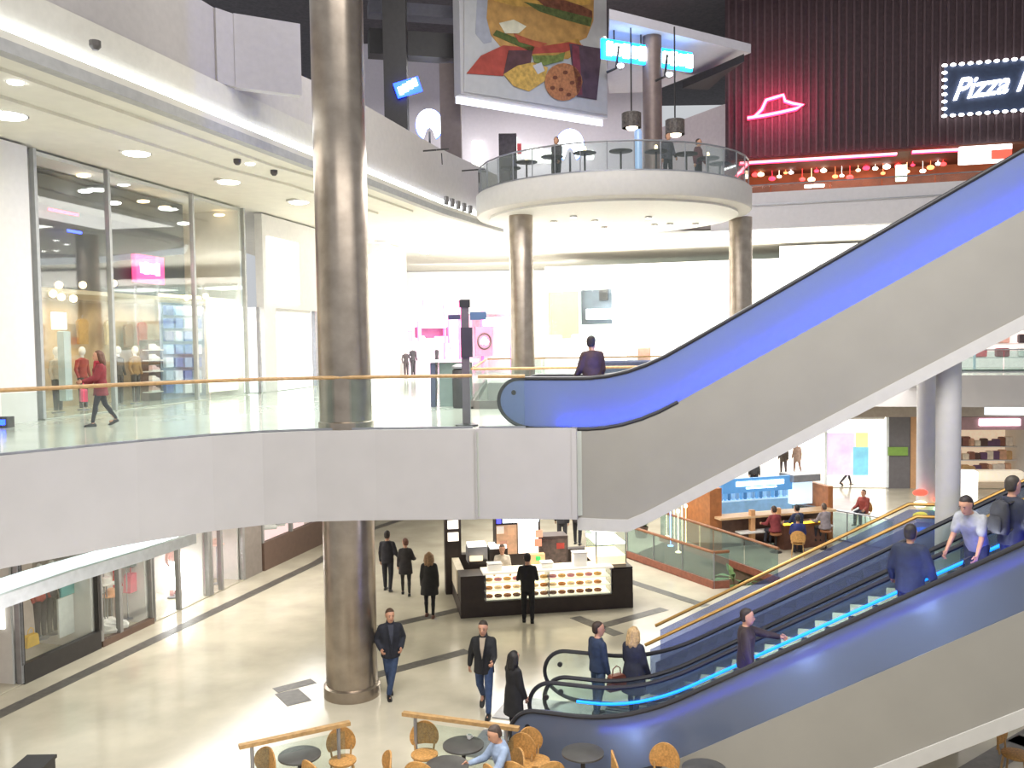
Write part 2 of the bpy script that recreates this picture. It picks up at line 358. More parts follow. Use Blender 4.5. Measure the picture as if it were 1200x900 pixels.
# dark posts and beams at the upper left
g = MB(); q = at(465, 130, 34); g.box((q.x, q.y, 18), (.85, .6, 11.5)); struct('pillar_dark', g, black)
g = MB(); q = at(529, 170, 38); g.box((q.x, q.y, 15.6), (.85, .7, 6.2)); struct('pillar_brown', g, mat('pillar_brown', '#6f625e', .6))
g = MB(); g.box((-2.5, 38, 19.4), (6.5, .8, 1.0), rad(14)); struct('beam_dark', g, black)
g = MB(); g.box((-2.3, 38.4, 20.9), (7, .8, .5), rad(14)); struct('beam_dark_2', g, mat('beam_grey', '#6b6a72', .7))

# ================================================================== COLUMNS
def column(loc, r, z0, z1, label, m=steel, flange=True, joint=None, group=None):
    t = thing('column', label, 'column', (loc[0], loc[1], z0), group=group, world=True)
    sh = MB(); sh.lathe([(r, z0), (r, z1)], (loc[0], loc[1], 0), 40); sh.build('shaft', m, t, True)
    if flange:
        f = MB(); f.lathe([(r*1.10, z0), (r*1.10, z0+.22), (r*1.02, z0+.25)], (loc[0], loc[1], 0), 40); f.build('base_collar', steel, t, True)
    for z, h in (joint or []):
        f = MB(); f.lathe([(r*1.06, z), (r*1.06, z+h-.02), (r*1.0, z+h)], (loc[0], loc[1], 0), 40); f.build('floor_collar', steel, t, True)
    return t
column((-3.36, 18.03), .52, 0, 23.6, 'large brushed steel column rising through the bridge beside the leaning man', joint=[(5.4, .22)])
q = at(613, 440, 33.8); column(q[:2], .45, 5.4, 12.0, 'brushed steel column under the left edge of the round balcony', flange=False)
q = at(868, 360, 36.3); column(q[:2], .46, 5.4, 12.0, 'brushed steel column under the right edge of the round balcony', flange=False)
q = W(2.36, 17.34); column(q[:2], .205, 0, 6.75, 'nearer pale slender column carrying the upper escalator', rim, flange=False)
q = W(2.25, 19.45); column(q[:2], .18, 0, 6.75, 'further bright slender column with coloured stickers behind the stair landing', white, flange=False)
for i, (dx, z, cc) in enumerate(((-.10, 3.95, '#ff4a3a'), (-.10, 3.72, '#e8ffd0'), (-.10, 3.5, '#ffe23a'), (-.08, 3.2, '#18b4ff'), (.30, 3.8, '#ff5a4a'), (.30, 3.62, '#a8ffb0'), (.32, 3.2, '#1e9cff'))):
    c2 = W(2.25, 19.45); g = MB(); g.ball((c2.x+dx-.14, c2.y-.28, z+.12), (.15, .05, .07), 10, 6)
    single('fairy_light', g, glow('lamp_'+cc[1:], cc, 2.5), ('%s oval lamp hanging beside the slender column behind the stair landing, %s' % ({'#ff4a3a': 'red', '#e8ffd0': 'pale', '#ffe23a': 'yellow', '#18b4ff': 'blue', '#ff5a4a': 'red', '#a8ffb0': 'green', '#1e9cff': 'blue'}[cc], 'left side' if dx < 0 else 'right side')), 'lamp', None, 'coloured lamps by the slender column')
q = at(765, 200, 34.5); column(q[:2], .36, 12.7, 18.6, 'brown square-looking column standing on the round balcony', mat('brown_column', '#7a6a66', .5, .3), flange=False)

# ================================================================== BALUSTRADES
def balustrade(name, label, path, z0, h, railm=wood, rail_r=.035, pane_m=gl, step=1.6, posts=False, kick=None, group=None):
    P = [Vector((p[0], p[1], 0)) for p in path]
    t = thing(name, label, 'railing', (P[0].x, P[0].y, z0), group=group, world=True)
    r = MB(); r.tube([(p.x, p.y, z0+h) for p in P], rail_r, 8); r.build('handrail', railm, t, True)
    for a, b in zip(P, P[1:]):
        n = max(1, int(round((b-a).length/step)))
        for i in range(n):
            p, q = a.lerp(b, (i+.015)/n), a.lerp(b, (i+.985)/n)
            g = MB(); g.strip([p, q], z0+.04, z0+h-.05, .015, -.0075); g.build('pane', pane_m, t)
            if posts:
                g = MB(); c = a.lerp(b, i/n); g.tube([(c.x, c.y, z0), (c.x, c.y, z0+h)], .022, 6); g.build('post', steel2, t)
    k = MB(); k.strip(P, z0, z0+.06, .05, -.025); k.build('base_rail', steel2, t)
    if kick:
        k = MB(); k.strip(P, z0-.0, z0+kick[0], .09, -.045); k.build('kick_board', kick[1], t)
    return t
Kin = [(K[i][0]-.06, K[i][1]+.16) for i in range(len(K))]
balustrade('glass_balustrade', 'glass balustrade with oak handrail along the front edge of the bridge', Kin, 5.45, 1.05)
balustrade('glass_balustrade', 'short glass balustrade beside the foot of the upper escalator', [(Kin[-1][0]+.12, Kin[-1][1]), (.25, 17.35)], 5.45, 1.03)
balustrade('glass_balustrade', 'glass balustrade with oak handrail across the back of the bridge', [(-1.0, 23.45), (3.4, 23.15)], 5.4, 1.05, kick=(.22, mat('dark_kick', '#6d6a66', .5)))
balustrade('glass_balustrade', 'glass balustrade running away beside the void behind the bridge', [(-1.05, 23.5), (-1.05, 36.9)], 5.4, 1.05, kick=(.22, MATS['dark_kick']))
balustrade('glass_balustrade', 'curved far balustrade with oak handrail under the round balcony', [(-1.0, 37.1), (3.5, 37.3), (8, 37.6), (14, 39.6)], 5.4, 1.05, step=2)
balustrade('glass_balustrade', 'east gallery glass balustrade above the ground-floor shops', [(13.5, 43.6), (30, 39.4)], 5.4, 1.05, steel2, .03, glt, 2.0)
ring = [(DC.x+(DR-.12)*math.cos(rad(a)), DC.y+(DR-.12)*math.sin(rad(a))) for a in range(182, 362, 10)]
balustrade('glass_balustrade', 'curved glass balustrade round the edge of the upper balcony', ring, 12.78, 1.0, steel2, .03, gl, 1.2, True)
balustrade('glass_balustrade', 'glass balustrade along the restaurant terrace on the upper floor', [(9.2, 40.8), (14, 39.4), (22, 37.0)], 13.4, .55, steel2, .03, gl, 2.0)
k2a, k2b = onpl(740, 620, (3.8, 28.6), (2, -3.3)), Vector((5.72, 25.25, 0))
brk = (.22, mat('red_wood', '#8a5340', .5, var=.2, scale=8))
balustrade('glass_balustrade', 'near glass balustrade with brown rail round the basement opening', [(3.72, 29.2), (5.7, 25.35), (6.15, 25.45)], 0, 1.05, brown, .045, glt, 1.3, True, brk)
balustrade('glass_balustrade', 'far glass balustrade with brown rail round the basement opening', [(5.2, 31.6), (7.65, 25.7)], 0, 1.05, brown, .045, glt, 1.5, False, brk)
balustrade('glass_balustrade', 'glass balustrade with steel rail in front of the bright far shop', [(9.6, 33.8), (12.6, 29.5)], 0, 1.05, steel2, .03, glt, 1.6, True)

# ================================================================== ESCALATORS (local x runs uphill, y away from the camera, z up)
def prof(x, k, slope, wd):
    if x <= k-wd: return 0.0
    if x >= k+wd: return slope*(x-k)
    return slope*(x-k+wd)**2/(4*wd)
def rail_line(x0, x1, k, slope, wd, z, n=40):
    return [(x0+(x1-x0)*i/n, z+prof(x0+(x1-x0)*i/n, k, slope, wd)) for i in range(n+1)]
def balus_outline(x0, x1, k, slope, wd, ztop, zbot):
    top = rail_line(x0+.45, x1, k, slope, wd, ztop); bot = rail_line(x0+.75, x1, k, slope, wd, zbot)
    h = ztop-zbot; a = []
    for i in range(1, 10):          # rounded newel
        th = PI*.5+PI*.5*i/10; a.append((x0+.45+.45*math.cos(th), ztop-.45+.45*math.sin(th)))
    b = []
    for i in range(0, 10):
        th = PI+PI*.5*i/10; b.append((x0+.75+.75*math.cos(th), zbot+(h-.45)+(h-.45)*math.sin(th)))
    return top[::-1]+a+b, bot          # handrail loop runs top, round, then along the bottom
def escalator(label, s0, t0, wd, zf, x_end, k, slope, zt, zb, zu, k_u, wu, xs_truss, near=None, far=None, led='near', pits=0.0):
    o = W(s0, t0, zf); t = thing('escalator', label, 'escalator', o, EA)
    L = lambda z: z-zf
    tr = MB(); top = rail_line(xs_truss, x_end, k, slope, .9, L(zb)); bot = rail_line(xs_truss, x_end, k_u, slope, wu, L(zu))
    bot = [(x, max(z, L(0.0))) for x, z in bot]
    tr.side(top+bot[::-1], -.02, .06); tr.build('truss_cladding', truss, t)
    tr = MB(); tr.side(top+bot[::-1], wd-.06, wd+.02); tr.build('truss_cladding', truss, t)
    bo = MB(); n = len(bot)
    for i in range(n-1):
        (x, z), (x2, z2) = bot[i], bot[i+1]
        bo.add([(x, -.05, z-.24), (x2, -.05, z2-.24), (x2, -.05, z2), (x, -.05, z), (x, wd+.05, z-.24), (x2, wd+.05, z2-.24), (x2, wd+.05, z2), (x, wd+.05, z)], [(0, 1, 2, 3), (5, 4, 7, 6), (0, 4, 5, 1), (3, 2, 6, 7)])
    if zu > 1: bo.build('truss_rim', rim, t)
    elif True: bo.build('truss_rim', rim, t)
    for y, nm, zt_, zb_, x0 in ((0, 'near', zt, zb, near), (wd, 'far', zt, zb, far)):
        if x0 is None: continue
        lp, bt = balus_outline(x0, x_end, k, slope, .9, L(zt_), L(zb_))
        g = MB(); g.side(lp+bt, y-.008, y+.008); bal = g.build('balustrade_panel', (frost2 if led == 'far' else frost) if ((nm == 'near' and led) or s0 < -4.1) else gl, t)
        hr = MB(); hr.tube([(x, y, z) for x, z in lp+bt[:9]], .04, 8); hr.build('handrail', rubber, t, True)
        g = MB(); g.tube([(x0+.32, y-.02, L(zt_)-.28), (x0+.32, y+.02, L(zt_)-.28)], .05, 12); g.build('newel_cap', black, t)
        sgn = 1 if y == 0 else -1
        if (led == 'near' and nm == 'near'):
            g = MB(); ln_ = rail_line(x0+1.2, x_end, k, slope, .9, L(zb_)+.06)
            for (x, z), (x2, z2) in zip(ln_, ln_[1:]):
                g.add([(x, y+.06, z), (x2, y+.06, z2), (x2, y+.16, z2), (x, y+.16, z)], [(0, 1, 2, 3)])
            g.build('led_strip', led_b, t)
            g = MB()
            for (x, z), (x2, z2) in zip(ln_, ln_[1:]): g.add([(x, y+.17, z-.03), (x2, y+.17, z2-.03), (x2, y+.17, z2+.22), (x, y+.17, z+.22), (x, y+.20, z-.03), (x2, y+.20, z2-.03), (x2, y+.20, z2+.22), (x, y+.20, z+.22)], [(0, 1, 2, 3), (4, 7, 6, 5), (3, 2, 6, 7)])
            g.build('led_shield', mat('shield_metal', '#c8ccd4', .4, .3), t)  # added shield that keeps the blue LED light off riders
        if led == 'far' and nm == 'far':
            g = MB(); g.tube([(x, y-.05, z) for x, z in rail_line(x0+.9, x_end, k, slope, .9, L(zt_)-.27)], .026, 6); g.build('led_strip', led_c, t)
            g = MB(); ln_ = rail_line(x0+1.6, x_end, k, slope, .9, L(zt_)-.20)
            for (x, z), (x2, z2) in zip(ln_, ln_[1:]):
                g.add([(x, .06, z-.05), (x2, .06, z2-.05), (x2, .06, z2+.03), (x, .06, z+.03)], [(0, 1, 2, 3)])
            g.build('led_strip', LEDN, t)
    # comb plate, steps
    zs = L(zb)+.02
    g = MB(); g.box((k-.9-1.0, wd/2, zs-.05), (2.0, wd-.25, .06)); g.build('landing_plate', steel2, t)
    x = k-.9; stp = None
    while x < x_end-.3:
        z = zs+prof(x+.2, k, slope, .9)
        if stp is None:
            g = MB(); g.box((0, 0, -.09), (.40, wd-.25, .18))
            for j in range(9): g.box((0, -(wd-.25)/2+(wd-.25)*(j+.5)/9, .006), (.38, (wd-.25)/20, .012))
            stp = g.build('step', mat('step_grey', '#4d5058', .4, .5), t); stp.location = (x+.2, wd/2, z)
        else:
            c = stp.copy(); C.objects.link(c); c.parent = t; c.location = (x+.2, wd/2, z)
        x += .40
    return t
FROST = {}
LEDN = glow('blue_led_soft', '#3040ff', 24)
s_up = -4.26
up = escalator('upper escalator with blue-lit frosted sides climbing from the bridge to the top floor', s_up, 16.9, 1.35, 5.42, 13.2, 1.0, .566, 6.42, 5.43, 3.70, 1.03, .15, .0, near=-1.60, far=-1.60, led='near')
lw1 = escalator('lower escalator on the far side of the pair, behind the riders', -4.0, 15.63, 1.34, 0.0, 9.0, 1.2, .578, .99, .02, -1.35, 1.2, .9, .3, near=-.62, far=-1.0, led=None)
lw2 = escalator('lower escalator nearest the cafe, with cyan light strip and grey glossy outer side', -4.0, 14.0, 1.28, 0.0, 9.0, 1.25, .575, 1.0, .04, -1.35, 1.25, .9, .3, near=-.75, far=-.80, led='far')
# dark lower joint seam and round step lamps of the near escalator
for x, z, nm in ((3.99, 2.31, 'middle one beside the rider in brown'), (5.66, 3.25, 'upper one below the rider in navy'), (1.39, .80, 'lowest one near the landing')):
    p = W(-4+x, 14.17, z); t = thing('step_lamp', 'round white lamp glowing through the near escalator side, '+nm, 'lamp', p, EA, 'step lamps')
    g = MB(); g.ball((0, 0, 0), (.07, .05, .07), 12, 8); g.build('bulb', glow('step_lamp_white' if x > 2 else 'step_lamp_dim', '#f4fbff', 5200 if x > 2 else 900), t, True)
    g = MB(); vs = []; prf = [(.05, .09), (.15, .07), (.20, .0), (.21, .0), (.16, .09), (.05, .12)]
    for r_, y_ in prf: vs += [(r_*math.cos(2*PI*k/20), y_, r_*math.sin(2*PI*k/20)) for k in range(20)]
    fs = [(a*20+k, a*20+(k+1) % 20, (a+1)*20+(k+1) % 20, (a+1)*20+k) for a in range(5) for k in range(20)]+[tuple(range(20)), tuple(range(100, 120))]
    g.add(vs, fs); g.build('lamp_shield', mat('cup_grey', '#8a8c92', .5), t, True)  # added cup that blocks the lamp on the riders' side
# ================================================================== STAIRS with brass rails
st = thing('staircase', 'blue carpeted staircase with two brass rails behind the escalators', 'stairs', W(-3.1, 17.72, 0), EA)
blue = mat('blue_carpet', '#43476c', .8, var=.2, scale=20)
NST = 16; rise = 2.88/NST; tread = 5.0/NST
for i in range(NST):
    g = MB(); g.box((i*tread+tread/2+.1, .64, (i+1)*rise-.1), (tread+.03, 1.28, .2)); o = g.build('step', blue, st)
g = MB(); g.box((5.7, .64, 2.78), (1.2, 1.5, .2)); g.build('landing', blue, st)
for i in range(15):
    g = MB(); g.box((6.3+i*tread, .64, 2.88+(i+1)*rise-.1), (tread+.03, 1.28, .2)); g.build('step', blue, st)
for y in (0.0, 1.28):
    g = MB(); g.tube([(0, y, 1.0), (5.0, y, 3.85), (6.1, y, 3.87), (11, y, 6.7)], .035, 8); g.build('handrail', mat('brass', '#c79a55', .3, .7, var=.1), st, True)
    g = MB(); g.side([(0.1, .1), (5.0, 2.95), (6.1, 2.95), (11, 5.8), (11, 6.6), (6.1, 3.75), (5.0, 3.75), (0.1, .92)], y-.006, y+.006); g.build('pane', glass('blue_tint_glass', '#c8cee6', .04, .10), st)
    g = MB(); g.side([(0, -.02), (5.0, 2.78), (6.1, 2.78), (11, 5.6), (11, 5.9), (6.1, 3.0), (5.0, 3.0), (0, .2)], y-.02, y+.02); g.build('stringer', mat('stringer_blue', '#5a5f88', .4), st)
pl = bpy.data.lights.new('stair_blue_light', 'AREA'); pl.energy = 18; pl.color = (.25, .35, 1); pl.size = 5; pl.shape = 'RECTANGLE'; pl.size_y = .3
po = bpy.data.objects.new('stair_blue_light', pl); C.objects.link(po); po.location = W(-1, 18.3, 3.6); po.rotation_euler = (0, rad(-25), EA)

# ================================================================== CAFE RAILS in front
def fence(label, a, b, n):
    t = thing('cafe_rail', label, 'railing', (a[0], a[1], 0), world=True)
    g = MB(); A = Vector((a[0], a[1], 1.02)); B = Vector((b[0], b[1], 1.02)); d = (B-A)
    g.strip([A, B], .99, 1.05, .10, -.05); g.build('top_rail', wood, t)
    for i in range(n):
        q = A.lerp(B, (i+.14)/(n-.72) if n > 1 else .2); m = MB(); m.tube([(q.x, q.y, 0), (q.x, q.y, 1.0)], .03, 8); m.build('post', steel2, t)
    m = MB(); m.strip([A.lerp(B, .1), A.lerp(B, .95)], .15, .9, .012); m.build('pane', gl, t)
fence('oak topped cafe rail in front of the big steel column', (-4.26, 13.44), (-2.71, 14.25), 2)
fence('oak topped cafe rail in front of the walking man', (-1.89, 14.59), (.03, 13.93), 2)

# ================================================================== SHOPS
class Frame:
    """u runs along the shop front, w into the shop, z up"""
    def __init__(s, p, q):
        s.p = Vector((p[0], p[1])); d = Vector((q[0]-p[0], q[1]-p[1])); s.len = d.length; s.d = d.normalized(); s.n = Vector((-s.d.y, s.d.x)); s.ang = math.atan2(s.d.y, s.d.x)
    def __call__(s, u, w, z=0.0): a = s.p+s.d*u+s.n*w; return Vector((a.x, a.y, z))
    def px(s, x, y, w=0.0):         # where the sight line through a pixel meets the sheet at depth w; returns u, z
        o = s.p+s.n*w; h = onpl(x, y, o, s.d); return (Vector((h.x, h.y))-s.p).dot(s.d), h.z
def fbox(mb, F, u0, u1, w0, w1, z0, z1):
    c = F((u0+u1)/2, (w0+w1)/2, (z0+z1)/2); return mb.box(c, (abs(u1-u0), abs(w1-w0), abs(z1-z0)), F.ang)
def shop(label, F, u0, u1, z0, z1, depth, backm, sidem=white, framem=steel2, posts=(), header=None, floor_m=None, glazed=True, ceil=True, gm=glshop, sill=None):
    t = thing('shop_unit', label, 'shop', F(u0, 0, z0), world=True)
    e = .03
    g = MB(); fbox(g, F, u0+e, u1-e, depth, depth+.1, z0+.02, z1); g.build('back_panel', backm, t)  # its emission stands in for the light inside the shop
    for uu in (u0+e+.03, u1-e-.03):
        g = MB(); fbox(g, F, uu-.03, uu+.03, .15, depth, z0+.02, z1); g.build('side_panel', sidem, t)
    if ceil: g = MB(); fbox(g, F, u0+e, u1-e, .15, depth, z1-.1, z1); g.build('ceiling_panel', white, t)
    if floor_m: g = MB(); fbox(g, F, u0+e, u1-e, .0, depth, z0+.005, z0+.03); g.build('floor_panel', floor_m, t)
    if header: g = MB(); fbox(g, F, u0, u1, -.05, .15, header[0], z1); g.build('header_board', header[1], t)
    top = header[0] if header else z1
    if sill: g = MB(); fbox(g, F, u0, u1, -.04, .12, z0, z0+sill[0]); g.build('plinth', sill[1], t)
    zb = z0+(sill[0] if sill else .03)
    us = [u0]+list(posts)+[u1]
    for x in us:
        g = MB(); fbox(g, F, x-.05, x+.05, -.03, .1, zb, top); g.build('mullion', framem, t)
    if glazed:
        for a, b in zip(us, us[1:]):
            g = MB(); fbox(g, F, a+.06, b-.06, .02, .04, zb, top-.02); g.build('pane', gm, t)
    return t
def bar(F, u0, u1, w0, w1, z0, z1, name, m, label, cat, group=None):
    g = MB(); c = F((u0+u1)/2, (w0+w1)/2, z0); d = (abs(u1-u0), abs(w1-w0), z1-z0)
    b = min(d)*.12; x, y, z = d[0]/2, d[1]/2, d[2]
    # softened block: waist edges pulled in at top and bottom
    pr = [(x-b, y-b, 0), (x, y, b), (x, y, z-b), (x-b, y-b, z)]
    vs = []
    for (a, bb, h) in pr: vs += [(-a, -bb, h), (a, -bb, h), (a, bb, h), (-a, bb, h)]
    fs = [(3, 2, 1, 0), (12, 13, 14, 15)]
    for i in range(3):
        for k in range(4): fs.append((4*i+k, 4*i+(k+1) % 4, 4*i+4+(k+1) % 4, 4*i+4+k))
    g.add(vs, fs); o = bpy.data.objects.new(name, g.mesh(name, m)); C.objects.link(o); o.location = c; o.rotation_euler = (0, 0, F.ang)
    return tag(o, label, cat, group)
def mannequin(loc, rz, shirt, legs, label, group=None, k=1.0):
    t = thing('mannequin', label, 'mannequin', loc, rz, group)
    cm = mat('cloth_'+shirt[1:], shirt, .85, var=.15, scale=12); lm = mat('cloth_'+legs[1:], legs, .85, var=.15, scale=12); bm_ = mat('mannequin_white', '#e6e2dc', .4, var=.03)
    g = MB(); g.lathe([(.17, 0), (.17, .02), (.02, .03), (.02, .08)], (0, 0, 0), 16); g.build('stand', steel2, t)
    for x in (-.09, .09):
        g = MB(); g.tube([(x, 0, .06), (x, 0, .48), (x*.95, 0, .9)], [.05, .065, .09], 10); g.build('leg', lm, t, True)
    g = MB(); g.lathe([(.10, .86), (.17, .92), (.14, 1.1), (.18, 1.3), (.17, 1.4), (.06, 1.46)], (0, 0, 0), 16, 1, .62); g.build('torso', cm, t, True)
    for x in (-1, 1):
        g = MB(); g.tube([(x*.18, 0, 1.38), (x*.25, .02, 1.12), (x*.24, -.06, .9)], [.06, .045, .035], 8); g.build('arm', cm, t, True)
    g = MB(); g.tube([(0, 0, 1.44), (0, 0, 1.52)], .05, 8); g.ball((0, -.01, 1.64), (.085, .10, .125), 12, 8); g.build('head', bm_, t, True)
    t.scale = (k, k, k); return t
def garment(loc, rz, col, label, group):
    t = thing('garment', label, 'garment', loc, rz, group)
    g = MB(); g.side([(-.20, 0), (.20, 0), (.21, .45), (.24, .62), (.17, .72), (.06, .76), (-.06, .76), (-.17, .72), (-.24, .62), (-.21, .45)], -.045, .045); g.build('cloth', mat('cloth_'+col[1:], col, .9, var=.2, scale=15), t)
    g = MB(); g.tube([(0, 0, .76), (0, 0, .84), (.03, 0, .87), (.05, 0, .84)], .008, 6); g.build('hanger', steel2, t); return t
def shoe(loc, rz, col, label, group=None, k=1.0):
    t = thing('shoe', label, 'shoe', loc, rz, group)
    g = MB(); g.add([(-.045, -.14, 0), (.045, -.14, 0), (.04, .13, 0), (-.04, .13, 0), (-.05, -.15, .03), (.05, -.15, .03), (.042, .14, .03), (-.042, .14, .03)], [(3, 2, 1, 0), (4, 5, 6, 7), (0, 1, 5, 4), (1, 2, 6, 5), (2, 3, 7, 6), (3, 0, 4, 7)]); g.build('sole', white, t)
    g = MB(); g.side([(0, 0)], 0, 0) if False else None
    g = MB(); pr = [(-.145, .03), (.135, .03), (.13, .12), (.03, .125), (-.03, .085), (-.12, .065)]
    g.add([(-.042, y, z) for y, z in pr]+[(.042, y, z) for y, z in pr], [tuple(range(6)), tuple(range(6, 12))[::-1]]+[(i, 6+i, 6+(i+1) % 6, (i+1) % 6) for i in range(6)]); g.build('upper', mat('shoe_'+col[1:], col, .6), t)
    t.scale = (k, k, k); return t
def handbag(loc, rz, col, label, group=None, k=1.0):
    t = thing('handbag', label, 'bag', loc, rz, group)
    g = MB(); g.side([(-.2, 0), (.2, 0), (.17, .26), (.13, .3), (-.13, .3), (-.17, .26)], -.07, .07); g.build('body', mat('bag_'+col[1:], col, .5), t)
    g = MB(); g.tube([(-.1, 0, .29), (-.08, 0, .42), (0, 0, .47), (.08, 0, .42), (.1, 0, .29)], .012, 6); g.build('strap', mat('bag_'+col[1:], col, .5), t); t.scale = (k, k, k); return t
def downlight(loc, r, label, es=lamp_w, group='round ceiling downlights'):
    t = thing('downlight', label, 'lamp', loc, group=group)
    g = MB(); g.lathe([(r*1.15, 0), (r*1.15, -.05), (r*1.0, -.06)], (0, 0, 0), 24); g.build('trim_ring', white, t, True)
    g = MB(); g.lathe([(r*.9, -.065), (r*.8, -.09), (.01, -.10)], (0, 0, 0), 24); g.build('diffuser', es, t, True); return t

# ---- first floor, left: glazed shop with dark upper part
FW = Frame(WL(21.75), WL(48))
def uu(x): return FW.px(x, 450)[0]
shop('tall glazed shop with dark upper glass and warm lit shelves behind the woman in burgundy', FW, uu(50), uu(291), 5.4, 12.0, 2.6, mat('shop_back_warm', '#a8906c', .8, 0, '#ffdfb0', .06, .35, 1.5), posts=[uu(135), uu(232)], floor_m=floor1, framem=mat('frame_pale', '#a9aaa8', .4))
bar(FW, uu(50)+.2, uu(291)-2.2, 1.0, 1.12, 8.75, 11.85, 'upper_wall_panel', mat('dark_glass_panel', '#3b3c3f', .45, .0, var=.25, scale=2), 'dark glossy panel filling the upper half of the tall glazed shop', 'panel')
bar(FW, uu(50)+.2, uu(291)-.3, .6, 2.5, 8.6, 8.72, 'shop_ceiling_board', mat('shop_soffit', '#b8a88c', .7), 'lit soffit under the dark panel of the tall glazed shop', 'panel')
area(FW(3, 1.6, 8.5), 4, 80, (1, .86, .66), size_y=1.2, rot=(0, 0, FW.ang), name='shop_light')
area(FW(8.0, 1.6, 8.5), 4, 80, (1, .9, .75), size_y=1.2, rot=(0, 0, FW.ang), name='shop_light')
def wbox(x0, x1, y0, y1, w, th, name, m, label, cat, group=None, F=FW):
    (a, za), (b, zb) = F.px(x0, (y0+y1)/2, w), F.px(x1, (y0+y1)/2, w)
    _, zt = F.px((x0+x1)/2, y0, w); _, zl = F.px((x0+x1)/2, y1, w)
    return bar(F, a, b, w, w+th, zl, zt, name, m, label, cat, group)
pk = thing('shop_sign', 'pink lit box sign with a white word hung in the tall glazed shop', 'sign', FW(*[FW.px(174, 318, .8)[0], .8, FW.px(174, 332, .8)[1]]), FW.ang)
g = MB(); g.box((0, 0, .42), (1.45, .14, .84)); g.build('panel', glow('pink_sign', '#ff4f8f', 1.6), pk)
g = MB()
for i, (x, wd, h) in enumerate(((-.42, .16, .3), (-.22, .15, .36), (-.03, .15, .3), (.16, .15, .3), (.36, .17, .38))): g.box((x, -.085, .44), (wd, .03, h))
g.build('lettering', glow('sign_white', '#ffffff', 5), pk)
wbox(186, 236, 345, 352, 1.0, .3, 'light_trough', lamp_warm, 'warm light strip over the blue product wall', 'lamp')
rackf = wbox(190, 240, 353, 470, 1.35, .08, 'product_board', mat('board_blue_grey', '#7f8da6', .6), 'blue grey wall board carrying the small product packs', 'display')
for r in range(7):
    for c in range(4):
        x = 195+c*11; y = 358+r*15.2
        cc = random.choice(['#5b78b8', '#8fb0d8', '#3f5590', '#c8d8ea', '#9fb4cc', '#e8eef6'])
        wbox(x, x+8.5, y, y+11.5, 1.2, .12, 'product_pack', mat('pack_'+cc[1:], cc, .5), 'small blue toned pack, %s row and %s column of the blue grey wall board' % (ORD[r], ORD[c]), 'pack', 'packs on the blue wall board')
shelf = wbox(174, 189, 398, 470, 1.45, .3, 'shelf_tower', mat('shelf_brown', '#6a5040', .6), 'narrow brown shelf tower beside the blue product wall', 'shelf')
for i, y in enumerate((409, 421, 434, 446, 458)):
    u_, z_ = FW.px(181, y, 1.25); shoe(FW(u_, 1.25, z_-.02), FW.ang+PI/2, ['#e9dcd8', '#f0e8e6', '#d8b8b4', '#efe8e0', '#cfa9a0'][i], 'pale shoe on %s ledge of the narrow brown shelf tower' % ['the topmost', 'the second', 'the middle', 'the fourth', 'the lowest'][i], 'shoes on the shelf tower', 1.5)
    bar(FW, u_-.35, u_+.35, 1.15, 1.44, z_-.05, z_-.02, 'display_ledge', white, 'white ledge holding %s pale shoe on the brown shelf tower' % ['the topmost', 'the second', 'the middle', 'the fourth', 'the lowest'][i], 'shelf', 'ledges of the shelf tower')
wbox(246, 284, 350, 458, .35, .1, 'lit_screen', glow('panel_cream', '#fff6e4', .95), 'tall cream lit panel at the far end of the tall glazed shop', 'panel')
wbox(62, 78, 366, 386, .6, .05, 'poster', lit, 'small white lit poster near the near end of the tall glazed shop', 'poster')
wbox(76, 84, 388, 470, .6, .2, 'display_post', mat('post_pale', '#b9c4c2', .5), 'pale post behind the glass left of the woman in burgundy', 'post')
for i, (x, y, cc, lg) in enumerate(((96, 372, '#a8874e', '#6b5638'), (128, 374, '#c9b48a', '#8a6f4a'), (150, 378, '#8c6a44', '#5a4634'), (166, 376, '#b05a3c', '#54443c'))):
    u_, z_ = FW.px(x, y, 2.35); garment(FW(u_, 2.35, z_-.8), FW.ang, cc, ['mustard', 'cream', 'brown', 'rust'][i]+' garment hanging on the back wall of the tall glazed shop', 'garments on the back wall of the tall shop')
for i, (x, cc) in enumerate(((68, '#c8bba8'), (98, '#9a3b32'), (140, '#5a5148'), (160, '#9c7a4a'))):
    u_, _ = FW.px(x, 470, 1.1); mannequin(FW(u_, 1.1, 5.43), FW.ang, cc, '#4a4038', ['pale', 'red', 'charcoal', 'ochre'][i]+' dressed mannequin standing behind the tall shop glass', 'mannequins in the tall shop')
for i, (x, y) in enumerate(((100, 224), (98, 206), (145, 216), (193, 243), (134, 238), (168, 236), (215, 262), (257, 252))):
    u_, z_ = FW.px(x, y, .7); g = MB(); g.ball((0, 0, 0), (.20, .12, .05), 12, 6)  # glowing ovals painted in for reflections in the glass
    single('lamp_or_glint', g, lamp_w if i % 2 == 0 else lamp_warm, 'oval glow standing in for a reflection before the tall shop dark panel, %s from the near end' % ORD[sorted((98, 100, 134, 145, 168, 193, 215, 257)).index(x)], 'lamp', FW(u_, .7, z_), 'painted reflections in the dark upper glass')
for i, (x, y) in enumerate(((62, 344), (72, 348), (86, 350), (69, 334), (97, 334), (133, 332), (218, 349), (241, 347))):
    u_, z_ = FW.px(x, y, .6); g = MB(); g.ball((0, 0, 0), (.1, .1, .1), 10, 6)
    single('ceiling_spot', g, lamp_warm, 'little warm ceiling spot below the dark shop panel, %s from the near end' % ORD[sorted((62, 69, 72, 86, 97, 133, 218, 241)).index(x)], 'lamp', FW(u_, .6, z_), 'warm spots under the dark panel')
